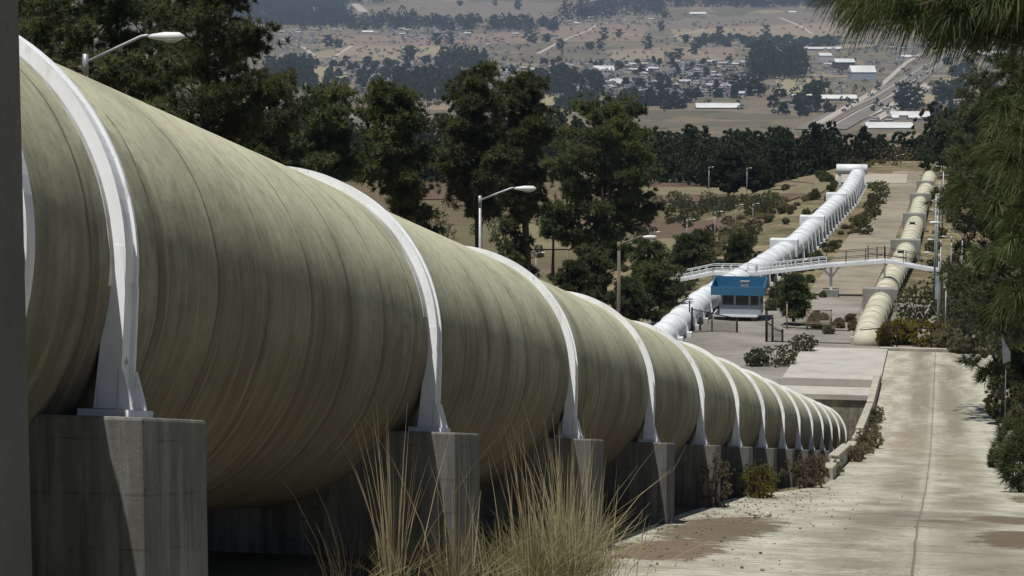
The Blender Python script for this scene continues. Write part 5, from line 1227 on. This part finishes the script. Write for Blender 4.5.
shed('white tunnel greenhouse beside the dark ploughed field', 893, 931, 112, 119, 30, W_, RW, .8, 'greenhouse', 'greenhouse'); shed('white tunnel greenhouse at the edge of the right wood', 868, 914, 123, 129, 30, W_, RW, .8, 'greenhouse', 'greenhouse')
shed('dark maroon warehouse with a white roof', 836, 855, 59, 70, 40, M_, RW, .3, 'warehouse', 'warehouse'); shed('grey warehouse with a striped pale roof and dark side', 852, 876, 66, 80, 45, MT['bluegrey'], RW, .45, 'warehouse', 'warehouse')
shed('long low white factory roof above the dark grove', 805, 842, 47, 50, 30, G_, RW, .6, 'factory', 'factory'); shed('white factory building between grove and maroon warehouse', 820, 832, 53, 62, 30, W_, RW, .3, 'factory', 'factory')
shed('bright white hall roof in the middle of the town', 594, 614, 66, 72, 40, G_, RW, .7, 'hall', 'hall'); shed('pale hall roof below the bright one', 603, 626, 81, 86, 30, G_, RW, .7, 'hall', 'hall'); shed('small white hall left of the bright hall', 585, 597, 71, 75, 24, G_, RW, .6, 'hall', 'hall'); shed('white hall in the town right of the bright hall', 634, 648, 68.5, 72, 24, G_, RW, .6, 'hall', 'hall')
shed('long white barn alone at the edge of the upper tan field', 690, 706, 12, 15, 20, W_, RW, .6, 'barn', 'barn'); shed('white barn roof by the upper left village', 362, 373, 30.5, 33, 16, W_, RW, .6, 'barn', 'barn'); shed('small white barn far up beside the dirt road', 789, 796, 11, 13.5, 16, W_, RW, .5, 'barn', 'barn')
shed('white tunnel roof partly behind the pine branches at the right', 978, 994, 51, 56, 40, G_, RW, .7, 'greenhouse', 'greenhouse'); shed('long white roof at the far right under the pine needles', 994, 1008, 51, 55, 40, G_, RW, .7, 'greenhouse', 'greenhouse'); shed('white roofed shed right of the railway', 960, 980, 80, 86, 25, G_, RW, .7); shed('white roof by the end of the railway embankment', 902, 912, 55, 58, 16, W_, RW, .6, 'shed', 'shed')
shed('pale flat-roofed farmhouse behind the slim pines', 424, 458, 143, 152, 8, W_, RW, .45, 'farmhouse', 'farmhouse'); shed('white farm roof above the round field trees', 724, 734, 149, 155, 7, W_, RW, .7, 'farmhouse', 'farmhouse'); shed('farm shed with a red end wall behind the field', 769, 792, 166, 172, 6, MT['roofr'], RG_, .6, 'farm_shed', 'shed')
shed('low white wall-like shed under the white arch', 808, 826, 159.5, 167, 5, G_, RW, .25, 'shelter', 'shelter'); shed('small shed with a bright blue roof beyond the white tank', 847, 863, 159.5, 163.5, 5, G_, MT['blue'], .7, 'shed', 'shed')

# ------------------------------------------------------------------ haze
mb = MB(); mb.hexa([(-9500, -200, -125), (5200, -200, -125), (5200, 14800, -125), (-9500, 14800, -125), (-9500, -200, 620), (5200, -200, 620), (5200, 14800, 620), (-9500, 14800, 620)])
hm = bpy.data.materials.new('haze_air'); hm.use_nodes = True; nt = hm.node_tree; nt.nodes.clear()
o_ = nt.nodes.new('ShaderNodeOutputMaterial'); pv = nt.nodes.new('ShaderNodeVolumePrincipled'); nt.links.new(pv.outputs[0], o_.inputs['Volume'])
pv.inputs['Color'].default_value = (.62, .77, 1.0, 1); pv.inputs['Density'].default_value = 6.5e-5; pv.inputs['Anisotropy'].default_value = .2
tag(build(mb, 'haze', hm), kind='stuff')

# ------------------------------------------------------------------ light and world
Ldir = np.array([-.155, -.30, 1.0]); Ldir /= np.linalg.norm(Ldir)
elev = math.asin(Ldir[2]); az = math.atan2(Ldir[0], Ldir[1])
sd = bpy.data.lights.new('sun', 'SUN'); sd.energy = 5.0; sd.angle = math.radians(.5); sd.color = (1, .98, .935)
so = bpy.data.objects.new('sun', sd); COL.objects.link(so)
from mathutils import Vector
so.rotation_euler = Vector([-float(x) for x in Ldir]).to_track_quat('-Z', 'Y').to_euler(); so.location = (0, 0, 60)
w = bpy.data.worlds.new('World'); scene.world = w; w.use_nodes = True; nt = w.node_tree
bg = nt.nodes['Background']; sky = nt.nodes.new('ShaderNodeTexSky'); sky.sky_type = 'NISHITA'; sky.sun_disc = False
sky.sun_elevation = elev; sky.sun_rotation = az; sky.air_density = 1.0; sky.dust_density = 1.0
nt.links.new(sky.outputs[0], bg.inputs[0]); bg.inputs[1].default_value = .05

vs = scene.view_settings; vs.view_transform = 'Standard'; vs.look = 'None'; vs.exposure = -.02; vs.gamma = 1; vs.use_curve_mapping = False
scene.cycles.max_bounces = 6; scene.cycles.diffuse_bounces = 3; scene.cycles.glossy_bounces = 2; scene.cycles.transmission_bounces = 2; scene.cycles.volume_bounces = 0
scene.cycles.use_denoising = True
